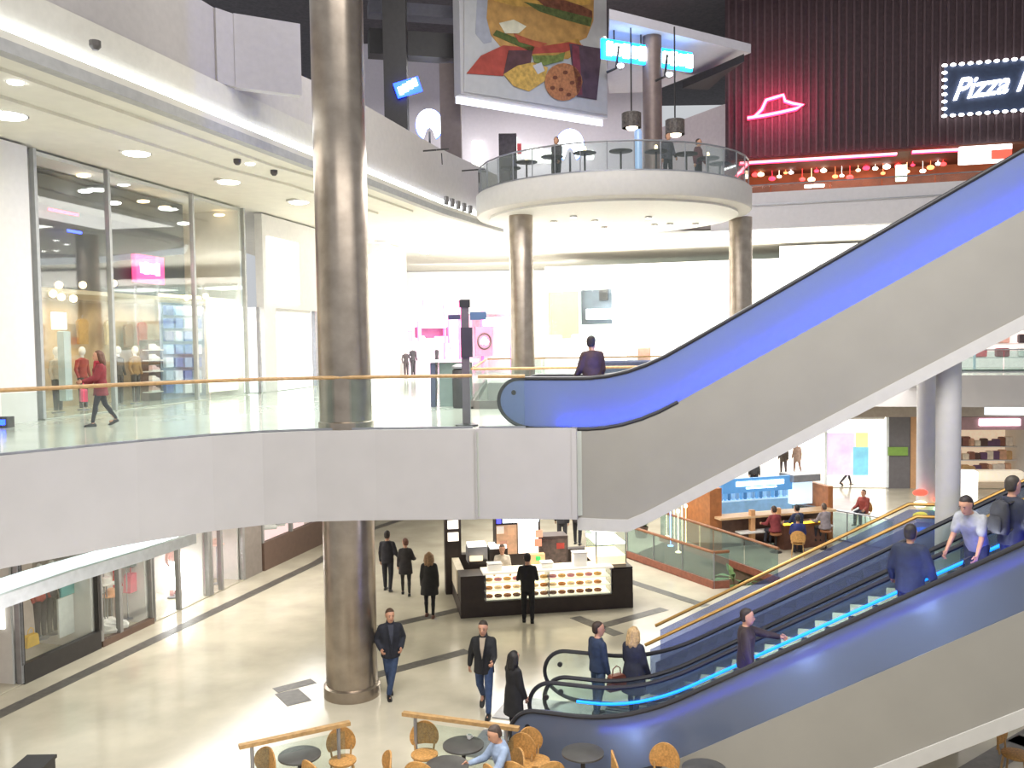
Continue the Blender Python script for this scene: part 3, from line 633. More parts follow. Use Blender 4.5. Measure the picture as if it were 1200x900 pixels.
for (x0, x1, y, nm, em_) in ((58, 92, 247, 'red', neon), (80, 96, 270, 'blue', glow('neon_blue', '#3a50ff', 6))):
    wbox(x0, x1, y, y+3, .7, .04, 'neon_strip', em_, nm+' neon strip glowing in the dark upper part of the tall shop', 'lamp')
# glowing doorway
a_, b_ = uu(306), uu(371)
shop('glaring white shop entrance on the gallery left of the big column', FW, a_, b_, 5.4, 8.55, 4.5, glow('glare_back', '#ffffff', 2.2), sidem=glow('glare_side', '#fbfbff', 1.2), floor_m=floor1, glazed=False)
bar(FW, a_+.7, b_-1.6, -.1, .02, 8.75, 11.2, 'wall_lamp', lit, 'tall white light panel above the glaring shop entrance', 'lamp')
# ---- ceiling lamps of the gallery
for i, (x, y, r) in enumerate(((8, 132, .42), (160, 177, .36), (268, 211, .36), (350, 235, .36), (18, 92, .16), (293, 189, .14), (447, 283, .3), (498, 295, .3), (540, 318, .3), (395, 262, .3))):
    q = G(x, y, 12.05); downlight(q, r, 'round white gallery ceiling downlight, %s' % ['nearest one at the pillar', 'second from the pillar', 'third from the pillar', 'just before the big column', 'small one at the cove by the pillar', 'small one at the cove by the column', 'first beyond the big column', 'second beyond the big column', 'third beyond the big column', 'half behind the big column'][i], glow('downlight_white', '#ffffff', 16))
for i, (x, y) in enumerate(((649, 259), (672, 253), (697, 258), (708, 266), (760, 254), (767, 263), (785, 262), (815, 262))):
    q = G(x, y, 11.84); downlight(q, .12, 'tiny white downlight under the round balcony, %s from its slim left column' % ORD[i], glow('downlight_small', '#ffffff', 9), 'downlights under the round balcony')
for i, (x, y, nm) in enumerate(((108, 48, 'nearest'), (278, 186, 'second'), (321, 199, 'third'))):
    g = MB(); g.lathe([(.10, 0), (.10, -.1), (.05, -.16)], (0, 0, 0), 12); single('ceiling_sensor', g, mat('sensor_dark', '#55504e', .6), 'dark round sensor on the gallery ceiling, '+nm+' from the pillar', 'sensor', G(x, y, 12.0) if i else onpl(x, y, Ccv[1], (Ccv[2][0]-Ccv[1][0], Ccv[2][1]-Ccv[1][1]))+Vector((.05, 0, 0)))
for i in range(5):
    q = onpl(523+i*7, 235+i*2.6, Ccv[5], (Ccv[7][0]-Ccv[5][0], Ccv[7][1]-Ccv[5][1])); g = MB(); g.box((0, 0, 0), (.16, .1, .3), rad(60)); g.box((0, -.06, 0), (.10, .06, .22), rad(60))
    single('air_vent', g, mat('vent_dark', '#6a6666', .6), 'small dark air vent above the cove, %s of the row counted from the big column' % ORD[i], 'vent', q, 'air vents above the cove')
for i, (x, y) in enumerate(((508, 178), (552, 201), (585, 219))):
    q = onpl(x, y, Ccv[5], (Ccv[7][0]-Ccv[5][0], Ccv[7][1]-Ccv[5][1])); g = MB(); g.tube([(-.45, -.02, 0), (.45, .0, .06)], .03, 6); g.tube([(0, 0, .03), (0, -.22, -.02)], .03, 6); g.tube([(.2, -.1, -.1), (.22, -.16, -.5)], .02, 6)
    single('spot_bracket', g, black, 'dark spot bracket on the grey band beside the round balcony, %s' % ['nearest the big column', 'middle one', 'next to the balcony'][i], 'bracket', q+Vector((.1, -.15, 0)))

# ---- pink shop beyond the bridge
FP = Frame(at(468, 440, 46)[:2], at(602, 430, 50)[:2])
def up_(x): return FP.px(x, 420)[0]
pinkm = glow('pink_frame', '#f06ab0', .7)
ztop = FP.px(470, 345)[1]
shop('pink framed bright shop beyond the sign post', FP, up_(472), up_(540), 5.4, ztop, 5, lit_pink, sidem=mat('pink_side', '#f4dcea', .6), framem=pinkm, posts=[up_(522)], floor_m=floor1, glazed=False, header=(ztop-.25, lit_pink))
shop('pale pink shop unit with a dark round emblem left of the slim balcony column', FP, up_(542), up_(600), 5.4, FP.px(570, 365)[1], 4, mat('rose_back', '#f2c8dc', .7, 0, '#ffd0e4', .7, .05), sidem=mat('pink_side', '#f4dcea', .6), framem=pinkm, posts=[up_(566)], glazed=False)
for i, (x0, x1, y0, y1) in enumerate(((496, 507, 347, 358), (512, 522, 348, 358), (478, 484, 387, 400), (490, 494, 376, 400), (526, 528, 372, 410))):
    wbox(x0, x1, y0, y1, -.15, .1, 'pink_panel', pinkm, 'flat magenta panel %s on the pink shop front' % ['square, upper first', 'square, upper second', 'small, at the lower end', 'narrow, left of the lit sign', 'tall, right of the entrance'][i], 'panel', 'magenta panels of the pink shop', FP)
wbox(494, 523, 374, 384, -.2, .1, 'lit_sign', glow('sign_white', '#ffffff', 5), 'white oblong lit sign over the pink shop counter', 'sign', None, FP)
wbox(489, 527, 383, 396, .3, .3, 'header_panel', mat('purple_dark', '#7a3a60', .6), 'dark purple panel below the white sign of the pink shop', 'panel', None, FP)
wbox(510, 526, 394, 402, .0, .1, 'lit_strip_sign', glow('pink_strip', '#ff7ab8', 1.6), 'small pink lit sign low in the pink shop', 'sign', None, FP)
wbox(568, 597, 372, 382, -.15, .1, 'lit_sign', MATS['sign_white'], 'white lit sign on the pale pink shop unit', 'sign', None, FP)
u_, z_ = FP.px(567, 400, -.2); em_ = thing('round_emblem', 'dark red emblem panel with white ring and cloud shape on the pale pink shop', 'sign', FP(u_, -.2, z_), FP.ang)
g = MB(); g.box((0, 0, 0), (1.1, .08, 1.6)); g.build('panel', mat('emblem_red', '#c0607a', .6), em_)
g = MB(); g.tube([(.42*math.cos(2*PI*i/24), -.05, .42*math.sin(2*PI*i/24)) for i in range(24)], .05, 6, True); g.build('ring', black, em_)
g = MB(); g.ball((-.12, -.06, -.03), (.16, .04, .14)); g.ball((.1, -.06, -.03), (.18, .04, .16)); g.ball((0, -.06, .1), (.15, .04, .14)); g.build('cloud_mark', MATS['sign_white'], em_)
for i, (x, cc, h) in enumerate(((476, '#3a3236', 1.5), (484, '#2e2a30', 1.7), (496, '#e8e2e6', 2.1), (512, '#2b262c', 1.7), (525, '#f2eef2', 1.7))):
    u_, _ = FP.px(x, 425, -1.5); mannequin(FP(u_, -1.5, 5.4), FP.ang+rad(20*i), cc, cc, '%s dressed display figure before the pink shop' % ['brown', 'black', 'tall white', 'charcoal', 'short white'][i], 'figures before the pink shop', h/1.75)
# ---- far glazed shops under the round balcony
FF = Frame(at(636, 430, 50)[:2], at(1010, 430, 45.5)[:2])
def uf(x): return FF.px(x, 420)[0]
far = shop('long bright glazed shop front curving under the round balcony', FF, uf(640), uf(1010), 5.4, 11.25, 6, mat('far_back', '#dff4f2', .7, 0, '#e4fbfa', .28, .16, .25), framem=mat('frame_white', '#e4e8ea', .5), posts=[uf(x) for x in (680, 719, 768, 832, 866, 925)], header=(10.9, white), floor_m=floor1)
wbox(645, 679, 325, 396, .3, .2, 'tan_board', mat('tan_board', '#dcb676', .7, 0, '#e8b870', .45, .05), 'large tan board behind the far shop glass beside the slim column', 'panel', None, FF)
wbox(681, 718, 322, 380, 1.2, .2, 'dark_interior', mat('interior_slate', '#5c6672', .5, var=.3, scale=1.2), 'slate sheet standing in for the dark interior next to the tan board', 'panel', None, FF)  # dark sheet paints the gloom of the shop interior
wbox(687, 717, 362, 374, .4, .15, 'lit_sign', MATS['sign_white'], 'rounded white lit sign beneath the slate dark interior sheet', 'sign', None, FF)
wbox(702, 712, 324, 352, .9, .15, 'dark_post', black, 'dark hanging post in front of the slate dark interior sheet', 'post', None, FF)
for i, (x0, x1, y0, y1) in enumerate(((735, 765, 345, 385), (772, 830, 338, 388), (836, 858, 375, 388), (874, 960, 330, 360), (690, 720, 378, 392))):
    wbox(x0, x1, y0, y1, 2.5, .2, 'glow_panel', lit, 'glaring white sheet standing in for the bright far shop interior, %s' % ['second from the tan board', 'the widest', 'the small one by the balcony column', 'beyond the balcony column', 'below the white sign'][i], 'lamp', 'glowing sheets in the far shop', FF)  # white glow painted in for the overbright shop interior
wbox(806, 853, 362, 366, -.1, .1, 'dark_rail_sign', mat('sign_grey', '#7f8486', .6), 'long thin dark bar across the far shop front', 'sign', None, FF)
for i in range(14):
    x = 648+i*15.5; cc = random.choice(['#f4efe8', '#e2dcd4', '#6b6470', '#3f3b48', '#cfd6da', '#8c6a5c'])
    h = random.uniform(1.2, 2.1); u_, _ = FF.px(x, 420, -2.2-.6*(i % 3))
    bar(FF, u_-.4, u_+.4, -2.2-.6*(i % 3), -1.7-.6*(i % 3), 5.41, 5.4+h, 'display_stand', mat('stand_'+cc[1:], cc, .6, var=.2), 'low display stand before the far shops, number %s counted from the slim column' % ['one', 'two', 'three', 'four', 'five', 'six', 'seven', 'eight', 'nine', 'ten', 'eleven', 'twelve', 'thirteen', 'fourteen'][i], 'stand', 'display stands before the far shops')
area(FF(6, 3, 10.8), 4, 300, size_y=3, name='shop_light'); area(FF(12, 3, 10.8), 4, 300, size_y=3, name='shop_light'); area(FP(2.5, 2.5, ztop-.2), 3, 160, (1, .75, .88), size_y=2, name='shop_light')
# long low dark blue counter and lit cabinet behind the far balustrade
q0, q1 = at(690, 415, 39.5), at(790, 415, 39.0)
FC = Frame(q0[:2], q1[:2])
bar(FC, -.5, FC.len+.5, 0, .6, 5.41, 6.25, 'counter_bench', mat('navy_bench', '#4a4a72', .6, var=.2), 'long dark blue counter in front of the far shops', 'counter')

# ================================================================== GROUND FLOOR SHOPS, left side
FG = Frame(L0(12), L0(44))
def ug(x, y=740): return FG.px(x, y)[0]
dkm = mat('shop_dark_frame', '#3a3634', .5); brnm = mat('plinth_brown', '#6a5448', .5)
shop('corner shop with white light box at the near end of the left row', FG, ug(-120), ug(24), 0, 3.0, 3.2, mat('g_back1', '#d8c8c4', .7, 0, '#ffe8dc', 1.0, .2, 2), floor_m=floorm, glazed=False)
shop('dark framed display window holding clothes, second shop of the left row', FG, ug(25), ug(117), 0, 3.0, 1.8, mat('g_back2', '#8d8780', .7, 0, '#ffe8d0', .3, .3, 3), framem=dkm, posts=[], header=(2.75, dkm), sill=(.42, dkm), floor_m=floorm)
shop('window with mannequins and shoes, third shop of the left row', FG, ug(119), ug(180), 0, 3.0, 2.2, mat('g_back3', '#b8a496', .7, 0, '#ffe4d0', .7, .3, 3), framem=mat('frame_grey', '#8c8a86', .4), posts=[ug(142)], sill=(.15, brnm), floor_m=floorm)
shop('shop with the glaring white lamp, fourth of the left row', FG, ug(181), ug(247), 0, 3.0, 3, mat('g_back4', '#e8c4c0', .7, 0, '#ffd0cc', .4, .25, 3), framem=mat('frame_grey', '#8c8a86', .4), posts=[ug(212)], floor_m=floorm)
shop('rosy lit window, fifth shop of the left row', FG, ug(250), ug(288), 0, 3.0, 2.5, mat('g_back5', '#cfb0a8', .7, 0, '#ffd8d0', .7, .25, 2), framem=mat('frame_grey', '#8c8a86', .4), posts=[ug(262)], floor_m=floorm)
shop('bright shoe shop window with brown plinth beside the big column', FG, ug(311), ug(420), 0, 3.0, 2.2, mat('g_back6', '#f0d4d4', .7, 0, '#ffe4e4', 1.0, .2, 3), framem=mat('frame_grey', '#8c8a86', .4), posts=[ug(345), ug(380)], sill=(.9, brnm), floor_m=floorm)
wallseg('wall_left_ground', FG(ug(288)+.08, 0)[:2], FG(ug(311)-.08, 0)[:2], 0, 3.7, .5, mat('pier_grey', '#8a8078', .6))
wallseg('wall_left_ground_2', FG(0, -.02)[:2], FG(FG.len, -.02)[:2], 3.02, 3.72, .3, fasc)
wallseg('wall_left_ground_3', FG(ug(420)+.1, 0)[:2], FG(FG.len, 0)[:2], 0, 3.0, .3, fasc)
def gput(x, w, fn, *a):
    u_ = FG.px(x, 740, w)[0]; return fn(FG(u_, w, a[0]), *a[1:])
for i, (x, cc, lg, nm) in enumerate(((108, '#b8473e', '#3a3a44', 'red topped'), (128, '#e6e0da', '#8a8580', 'white topped'), (135, '#d8413c', '#b8a8a0', 'scarlet topped'), (158, '#3f4a48', '#2f3436', 'dark green'), (205, '#e9b8b4', '#c09090', 'rose dressed'), (268, '#d8b8a8', '#a88c80', 'beige dressed'), (284, '#c4a096', '#8a6c64', 'brown dressed'), (62, '#5a5458', '#3a3638', 'charcoal dressed'), (48, '#a85048', '#40383a', 'brick red'))):
    gput(x, .9, mannequin, .44 if x < 117 else .05, FG.ang+PI*0, cc, lg, nm+' mannequin in the left row of ground-floor windows', 'ground-floor mannequins')
gput(36, .7, handbag, .45, FG.ang, '#e0b23a', 'yellow bag at the foot of the dark framed window', None, .9)
gput(160, .5, handbag, .85, FG.ang, '#d8405c', 'round crimson bag hung in the third left window', None, 1.6)
for i, (x, cc) in enumerate(((121, '#f2eee8'), (128, '#e8e4e0'), (135, '#f4f0ec'), (316, '#f4f0ee'), (326, '#3a3436'), (337, '#f0e8e8'), (350, '#5a5052'), (360, '#f6f2f0'), (371, '#e05a9a'))):
    gput(x, .35, shoe, .17 if x < 200 else 1.15, FG.ang+.6, cc, '%s shoe %s' % (['white', 'pale', 'chalk white', 'ivory', 'black', 'blush', 'brown', 'snow white', 'pink'][i], 'on the floor of the third left window' if x < 200 else 'on a ledge in the bright shoe shop window'), 'window shoes', 2.2)
wboxG = lambda *a, **k: wbox(*a, F=FG, **k)
g = MB(); g.ball((0, 0, 0), (.72, .2, .5), 20, 12); u_, z_ = FG.px(210, 670, .9)
single('glare_lamp', g, glow('glare_lamp', '#ffffff', 14), 'glaring white lamp in the fourth left shop', 'lamp', FG(u_, .9, z_), rz=FG.ang)
wboxG(234, 241, 626, 684, .35, .2, 'magenta_column', mat('magenta', '#e0459a', .6, 0, '#ff4fae', .5), 'upright magenta strip beside the glaring white lamp', 'panel')
wboxG(71, 87, 660, 698, .6, .05, 'teal_poster', mat('teal_poster', '#6fb0ae', .6), 'teal poster at the far side of the dark framed window', 'poster')
wboxG(69, 87, 699, 745, .6, .05, 'white_board', mat('board_white', '#dfe2de', .6), 'white board under the teal poster in the dark framed window', 'panel')
wboxG(3, 20, 703, 735, .3, .1, 'glow_panel', lit, 'white light box in the near corner shop of the left row', 'lamp')
wboxG(192, 230, 612, 630, .8, .1, 'garment_row', mat('garment_red', '#c8504e', .8, var=.4, scale=6), 'row of red clothes above the glaring white lamp', 'clothes')
for i in range(8):
    x = 345+i*0; cc = ['#c85a60', '#e8d8d4', '#8a5a50', '#d88c84', '#f0e4e0', '#a84048', '#e0b4ae', '#7a4a48'][i]
    u_, _ = FG.px(192+i*5.5, 700, 1.8); garment(FG(u_, 1.8, .55+.05*(i % 2)), FG.ang+.5, cc, '%s garment on the rail behind the glaring white lamp, %s one' % (['red', 'white', 'brown', 'salmon', 'cream', 'crimson', 'pink', 'maroon'][i], ORD[i]), 'garments behind the glaring lamp')

# extra goods in the third and fifth left windows
for i, (x, z, w_, cc, nm) in enumerate(((123, 1.5, .5, '#d84a40', 'red'), (126, 1.15, .45, '#ece6de', 'white'), (131, .8, .5, '#f0b48a', 'peach'), (150, 1.4, .5, '#4a5a54', 'green grey'), (168, 1.2, .6, '#5a4a48', 'brown'), (256, 1.2, .5, '#e8c8bc', 'blush'), (275, 1.0, .6, '#8c5a54', 'russet'))):
    u_, _ = FG.px(x, 720, w_); t = thing('sun_hat', '%s hat on a slim stand in the left row, seen in the %s window' % (nm, 'third' if x < 200 else 'fifth'), 'hat', FG(u_, w_, .17 if x < 200 else .04), group='window hats')
    g = MB(); g.lathe([(.12, 0), (.12, .02), (.015, .03), (.015, z)], (0, 0, 0), 12); g.build('stand', steel2, t); g = MB(); g.lathe([(.24, z-.02), (.24, z), (.13, z+.02), (.12, z+.14), (.06, z+.17)], (0, 0, 0), 18); g.build('hat_body', mat('hat_'+cc[1:], cc, .8, var=.1), t, True)

# ================================================================== ground-floor back: shops on the east side
FE = Frame(G(848, 571)[:2], G(1215, 573)[:2])
def ue(x): return FE.px(x, 560)[0]
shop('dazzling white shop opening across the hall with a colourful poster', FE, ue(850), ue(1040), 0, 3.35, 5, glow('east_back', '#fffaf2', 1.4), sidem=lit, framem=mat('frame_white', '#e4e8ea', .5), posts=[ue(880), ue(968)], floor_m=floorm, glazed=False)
wallseg('wall_right_ground', FE(ue(1040)+.06, -.05)[:2], FE(ue(1066), -.05)[:2], 0, 3.4, .4, mat('pier_dark', '#6a6668', .5))
wallseg('wall_right_ground_2', FE(ue(1066)+.02, -.05)[:2], FE(ue(1075)-.06, -.05)[:2], 0, 3.4, .4, mat('pier_wood', '#c0936a', .5))
wallseg('wall_right_ground_3', FE(0, -.1)[:2], FE(FE.len, -.1)[:2], 3.37, 3.95, .3, mat('header_taupe', '#a89c92', .6))
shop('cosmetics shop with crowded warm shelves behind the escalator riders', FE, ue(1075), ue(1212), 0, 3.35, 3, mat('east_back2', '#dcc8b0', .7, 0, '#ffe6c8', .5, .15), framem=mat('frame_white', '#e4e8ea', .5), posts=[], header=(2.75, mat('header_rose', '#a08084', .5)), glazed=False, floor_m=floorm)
wboxE = lambda *a, **k: wbox(*a, F=FE, **k)
wboxE(1148, 1196, 491, 499, -.16, .1, 'lit_sign', glow('sign_pinkwhite', '#ffe6f4', 3), 'pinkish white lit sign over the cosmetics shop', 'sign')
wboxE(1041, 1064, 524, 534, -.15, .06, 'green_band', mat('green_band', '#7fa24a', .5), 'green band round the dark pier between the bright shops', 'panel')
po = wboxE(966, 1018, 507, 557, .3, .05, 'poster', mat('poster_lilac', '#d8c4e4', .6, 0, '#e0d0f0', .6, .35, 1.2), 'large lit poster in lilac tones beside the walking figure', 'poster')
wboxE(1000, 1018, 524, 557, .2, .05, 'poster_turquoise', mat('poster_turq', '#7cc8dc', .6, 0, '#90d0e8', .5, .3, 1.5), 'turquoise area of the lit poster next to the dark pier', 'poster')
wboxE(1003, 1017, 507, 524, .2, .05, 'poster_yellow', mat('poster_yel', '#f4e89a', .6, 0, '#f8eca8', .6, .2, 1.5), 'yellow square of the lit poster above the turquoise area', 'poster')
for r, (z, nm) in enumerate(((.5, 'lowest'), (1.15, 'middle'), (1.8, 'upper'))):
    bar(FE, ue(1078), ue(1208), 1.5, 1.9, z-.05, z, 'shelf', white, nm+' long white shelf of the cosmetics shop', 'shelf')
    n = 16
    for i in range(n):
        u_ = ue(1078)+.2+i*(ue(1208)-ue(1078)-.4)/n; cc = random.choice(['#8a5a4a', '#e8d8c0', '#5a4038', '#d8a888', '#6a4a68', '#f0e0d0', '#c8a070'])
        h = random.uniform(.25, .5)
        t = bar(FE, u_, u_+random.uniform(.2, .36), 1.55, 1.8, z, z+h, 'product_box', mat('prod_'+cc[1:], cc, .5, var=.2), '%s product on the %s cosmetics shelf, %s from its dark pier end' % ({'#8a5a4a': 'brown', '#e8d8c0': 'cream', '#5a4038': 'dark brown', '#d8a888': 'peach', '#6a4a68': 'plum', '#f0e0d0': 'ivory', '#c8a070': 'tan'}[cc], nm, ORD[i]), 'product', 'products on the cosmetics shelves')
wboxE(1126, 1200, 552, 565, -1.2, .6, 'counter', mat('counter_cream', '#f0e2cc', .5, 0, '#fff0d8', .3), 'cream counter before the cosmetics shop', 'counter')
wboxE(1128, 1146, 552, 584, -2.2, .5, 'display_case', lit, 'glowing white display case between the two riders with backpacks', 'display')
# first-floor shops on the east side, seen under the escalator
FR = Frame((14.3, 47.2), (33, 42.4))
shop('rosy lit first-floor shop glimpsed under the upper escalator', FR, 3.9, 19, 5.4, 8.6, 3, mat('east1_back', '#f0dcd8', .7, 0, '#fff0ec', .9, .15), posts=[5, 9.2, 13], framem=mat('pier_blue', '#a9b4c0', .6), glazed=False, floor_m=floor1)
for r, z in enumerate((6.0, 6.7, 7.4)):
    for i in range(12):
        cc = ['#d84a58', '#4a3a3c', '#e8b0a0', '#c8a070', '#f0e8e4', '#8a3a44'][(i*5+r*3) % 6]
        bar(FR, 3.2+i*1.05, 3.2+i*1.05+.6, 1.4, 1.8, z, z+.45, 'product_box', mat('prod_'+cc[1:], cc, .5, var=.2), '%s goods in the first-floor rosy shop, %s tier, %s along' % ({'#d84a58': 'red', '#4a3a3c': 'black', '#e8b0a0': 'salmon', '#c8a070': 'tan', '#f0e8e4': 'white', '#8a3a44': 'crimson'}[cc], ['lower', 'middle', 'upper'][r], ORD[i]), 'product', 'goods in the first-floor rosy shop')
    bar(FR, 3, 16, 1.35, 1.85, z-.06, z-.01, 'shelf', white, '%s white shelf in the first-floor rosy shop' % ['lower', 'middle', 'upper'][r], 'shelf')
wallseg('wall_right_upper', (14, 46.8), (34, 41.6), 8.65, 11.9, .3, white)

# ================================================================== DONUT / COFFEE KIOSK
kp = G(540, 725); kq = G(742, 712); KA = math.atan2(kq.y-kp.y, kq.x-kp.x); KL = math.hypot(kq.x-kp.x, kq.y-kp.y)
kio = thing('food_kiosk', 'dark food kiosk with glowing glass pastry shelves in the middle of the hall', 'kiosk', (kp.x, kp.y, 0), KA)
kd = mat('kiosk_dark', '#352a26', .45, var=.15); kc = mat('kiosk_cream', '#e4d8c0', .5)
def kb(name, m, c, d, par=kio): g = MB(); g.box(c, d); return g.build(name, m, par)
kb('plinth', kd, (KL/2, 1.45, .20), (KL, 2.9, .40))
kb('corner_block', kd, (.32, .35, .72), (.62, .7, .65)); kb('corner_block', kd, (KL-.28, .35, .72), (.55, .7, .65))
kb('side_counter', kc, (.1, 1.9, .72), (.2, 2.0, .65)); kb('side_counter', kd, (KL-.25, 1.75, .72), (.5, 2.1, .65)); kb('rear_counter', kd, (KL/2, 2.75, .72), (KL-.3, .3, .65))
cx0, cx1 = .66, KL-.58; cw = cx1-cx0; cxm = (cx0+cx1)/2
kb('case_back', glow('case_glow', '#fff4dc', 1.3), (cxm, .62, .75), (cw, .06, .70))
for z in (.42, .64, .86):
    sh = kb('case_shelf', mat('shelf_lit', '#f4e8d0', .4, 0, '#fff4dc', .9), (cxm, .35, z), (cw, .5, .03))
kb('case_glass', gl, (cxm, .04, .75), (cw, .015, .7)); kb('counter_top', mat('top_lit', '#efe6d2', .3, 0, '#fff6e4', .55), (cxm, .34, 1.12), (cw+.1, .66, .05))
kb('counter_top', kd, (.33, .36, 1.07), (.64, .72, .05)); kb('counter_top', kd, (KL-.3, 1.4, 1.07), (.62, 2.7, .05))
for x in (cx0+.01, cx0+cw*.5, cx1-.01): kb('case_divider', steel2, (x, .3, .75), (.02, .55, .7))
pcol = ['#8a4a24', '#c07a3a', '#e8b46a', '#5a2c1a', '#f0d0b0', '#d88a9a']
n = 0
for zi, z in enumerate((.44, .66, .88)):
    for i in range(13):
        x = cx0+.12+i*(cw-.2)/13; g = MB(); r = .075; g.tube([(r*math.cos(2*PI*k/12), r*math.sin(2*PI*k/12), .035) for k in range(12)], .035, 6, True)
        c = pcol[(i*3+zi) % 6]; t = Matrix.Rotation(KA, 3, 'Z') @ Vector((x, .25, z))
        single('doughnut', g, mat('dough_'+c[1:], c, .6), '%s ring doughnut, %s tray of the glowing kiosk case, %s from the dark left block' % ({'#8a4a24': 'brown', '#c07a3a': 'caramel', '#e8b46a': 'golden', '#5a2c1a': 'chocolate', '#f0d0b0': 'sugared', '#d88a9a': 'pink'}[c], ['bottom', 'middle', 'top'][zi], ORD[i]), 'doughnut', Vector((kp.x, kp.y, 0))+t, 'doughnuts in the kiosk case', True)
def kput(x, y, z): t = Matrix.Rotation(KA, 3, 'Z') @ Vector((x, y, z)); return Vector((kp.x, kp.y, 0))+t
def kthing(name, label, cat, x, y, z): return thing(name, label, cat, kput(x, y, z), KA)
# illuminated menu tower
mt = kthing('menu_tower', 'tall lit menu tower standing in the middle of the kiosk', 'menu board', 1.75, 1.55, .0)
kb('cabinet', kd, (0, 0, 1.25), (1.25, .5, 2.3), mt); kb('canopy', mat('tower_top', '#4a3c38', .5), (0, -.05, 2.46), (1.4, .75, .14), mt)
kb('lit_strip', glow('tower_strip', '#dff0ff', 2.2), (.06, -.40, 2.28), (1.0, .06, .14), mt); kb('blue_mark', glow('tower_blue', '#5a5aff', 1.2), (-.55, -.40, 2.28), (.12, .06, .16), mt)
kb('menu_panel', glow('menu_lit', '#fff0e0', 1.5), (.28, -.28, 1.75), (.56, .06, .85), mt); kb('menu_panel', mat('menu_dim', '#b08468', .5, 0, '#ffcfa0', .35, .4, 5), (-.32, -.28, 1.72), (.56, .06, .8), mt)
for i, (x, z) in enumerate(((-.5, 2.0), (-.2, 1.95), (-.42, 1.6), (.55, 1.6), (.58, 1.85))): kb('menu_picture', mat('menu_pic%d' % i, ['#f6efe4', '#d8a070', '#a05a40', '#e87858', '#ef9a80'][i], .6, 0, '#ffe0c0', .3), (x, -.32, z), (.2, .03, .2), mt)
kb('poster_stand', mat('warm_post', '#e0b080', .6, 0, '#ffd8a0', .4), (.5, -.42, 1.15), (.4, .2, .35), mt)
# second tower, left end
mt2 = kthing('menu_tower', 'narrow tower with white lit pictures at the left end of the kiosk', 'menu board', .05, 2.5, 0)
kb('cabinet', kd, (0, 0, 1.3), (.46, .4, 2.6), mt2)
for z in (2.3, 2.0, 1.65): kb('lit_picture', glow('tower_pic', '#fff6e6', 1.8), (0, -.22, z), (.3, .04, .24), mt2)
# right-hand lit glass case and other counter goods
cs = kthing('glass_case', 'tall lit glass case on the right end of the kiosk counter', 'display', KL-.5, .75, 1.1)
kb('base', lit_warm, (0, .2, .12), (.85, 1.2, .22), cs); kb('shelf', lit, (0, .2, .58), (.8, 1.2, .05), cs); kb('top', lit, (-.05, .25, .92), (.9, 1.3, .07), cs); kb('back', glt, (0, .8, .5), (.85, .02, .85), cs); kb('front', gl, (0, -.41, .5), (.85, .02, .85), cs)
for x in (-.41, .41):
    for y in (-.4, .8): kb('post', steel2, (x, y, .48), (.03, .03, .9), cs)
mc = kthing('coffee_machine', 'steel coffee machine with lit top on the left of the kiosk', 'coffee machine', .62, 1.5, 1.09)
kb('body', steel2, (0, 0, .25), (.55, .45, .42), mc); kb('lit_top', lit, (0, 0, .5), (.5, .45, .06), mc); kb('drip_tray', kd, (0, -.28, .06), (.5, .14, .08), mc); kb('base_glow', lit_warm, (-.05, -.3, .16), (.35, .04, .16), mc)
mc = kthing('pastry_warmer', 'low cabinet with glowing lid beside the coffee machine', 'cabinet', 1.18, 1.35, 1.09)
kb('body', kd, (0, 0, .22), (.5, .45, .40), mc); kb('lit_lid', lit, (0, 0, .47), (.45, .45, .09), mc); kb('foot', kd, (0, 0, .02), (.4, .35, .04), mc)
mc = kthing('drinks_fridge', 'dark drinks fridge with a red logo patch between tower and glass case', 'fridge', 2.75, 1.9, .0)
kb('body', mat('fridge_dark', '#3f3230', .5, var=.3, scale=6), (0, 0, .85), (.95, .6, 1.65), mc); kb('glass_front', mat('fridge_front', '#4e3c38', .2, var=.5, scale=9), (0, -.31, 1.2), (.85, .03, .8), mc); kb('red_patch', mat('patch_red', '#a83a30', .6), (.25, -.34, 1.4), (.22, .02, .16), mc); kb('green_patch', mat('patch_green', '#3ab060', .6, 0, '#3ae070', .6), (-.5, -.9, 1.22), (.12, .1, .10), mc)
for i, (x, w_, h, nm) in enumerate(((.95, .36, .16, 'left end of'), (3.25, .36, .34, 'right end of'), (2.35, .3, .12, 'middle of'))):
    mc = kthing('card_box', 'white box standing on the %s the kiosk counter' % nm, 'box', x, .35, 1.145); kb('body', mat('card_white', '#f2eee6', .6, 0, '#fff8ea', .25), (0, 0, h/2), (w_, .3, h), mc); kb('lid', white, (0, 0, h+.012), (w_+.03, .33, .025), mc)
al = area(kput(2.3, 1.4, 3.2), 2, 90, (1, .93, .8), name='kiosk_light', rot=(0, 0, KA))

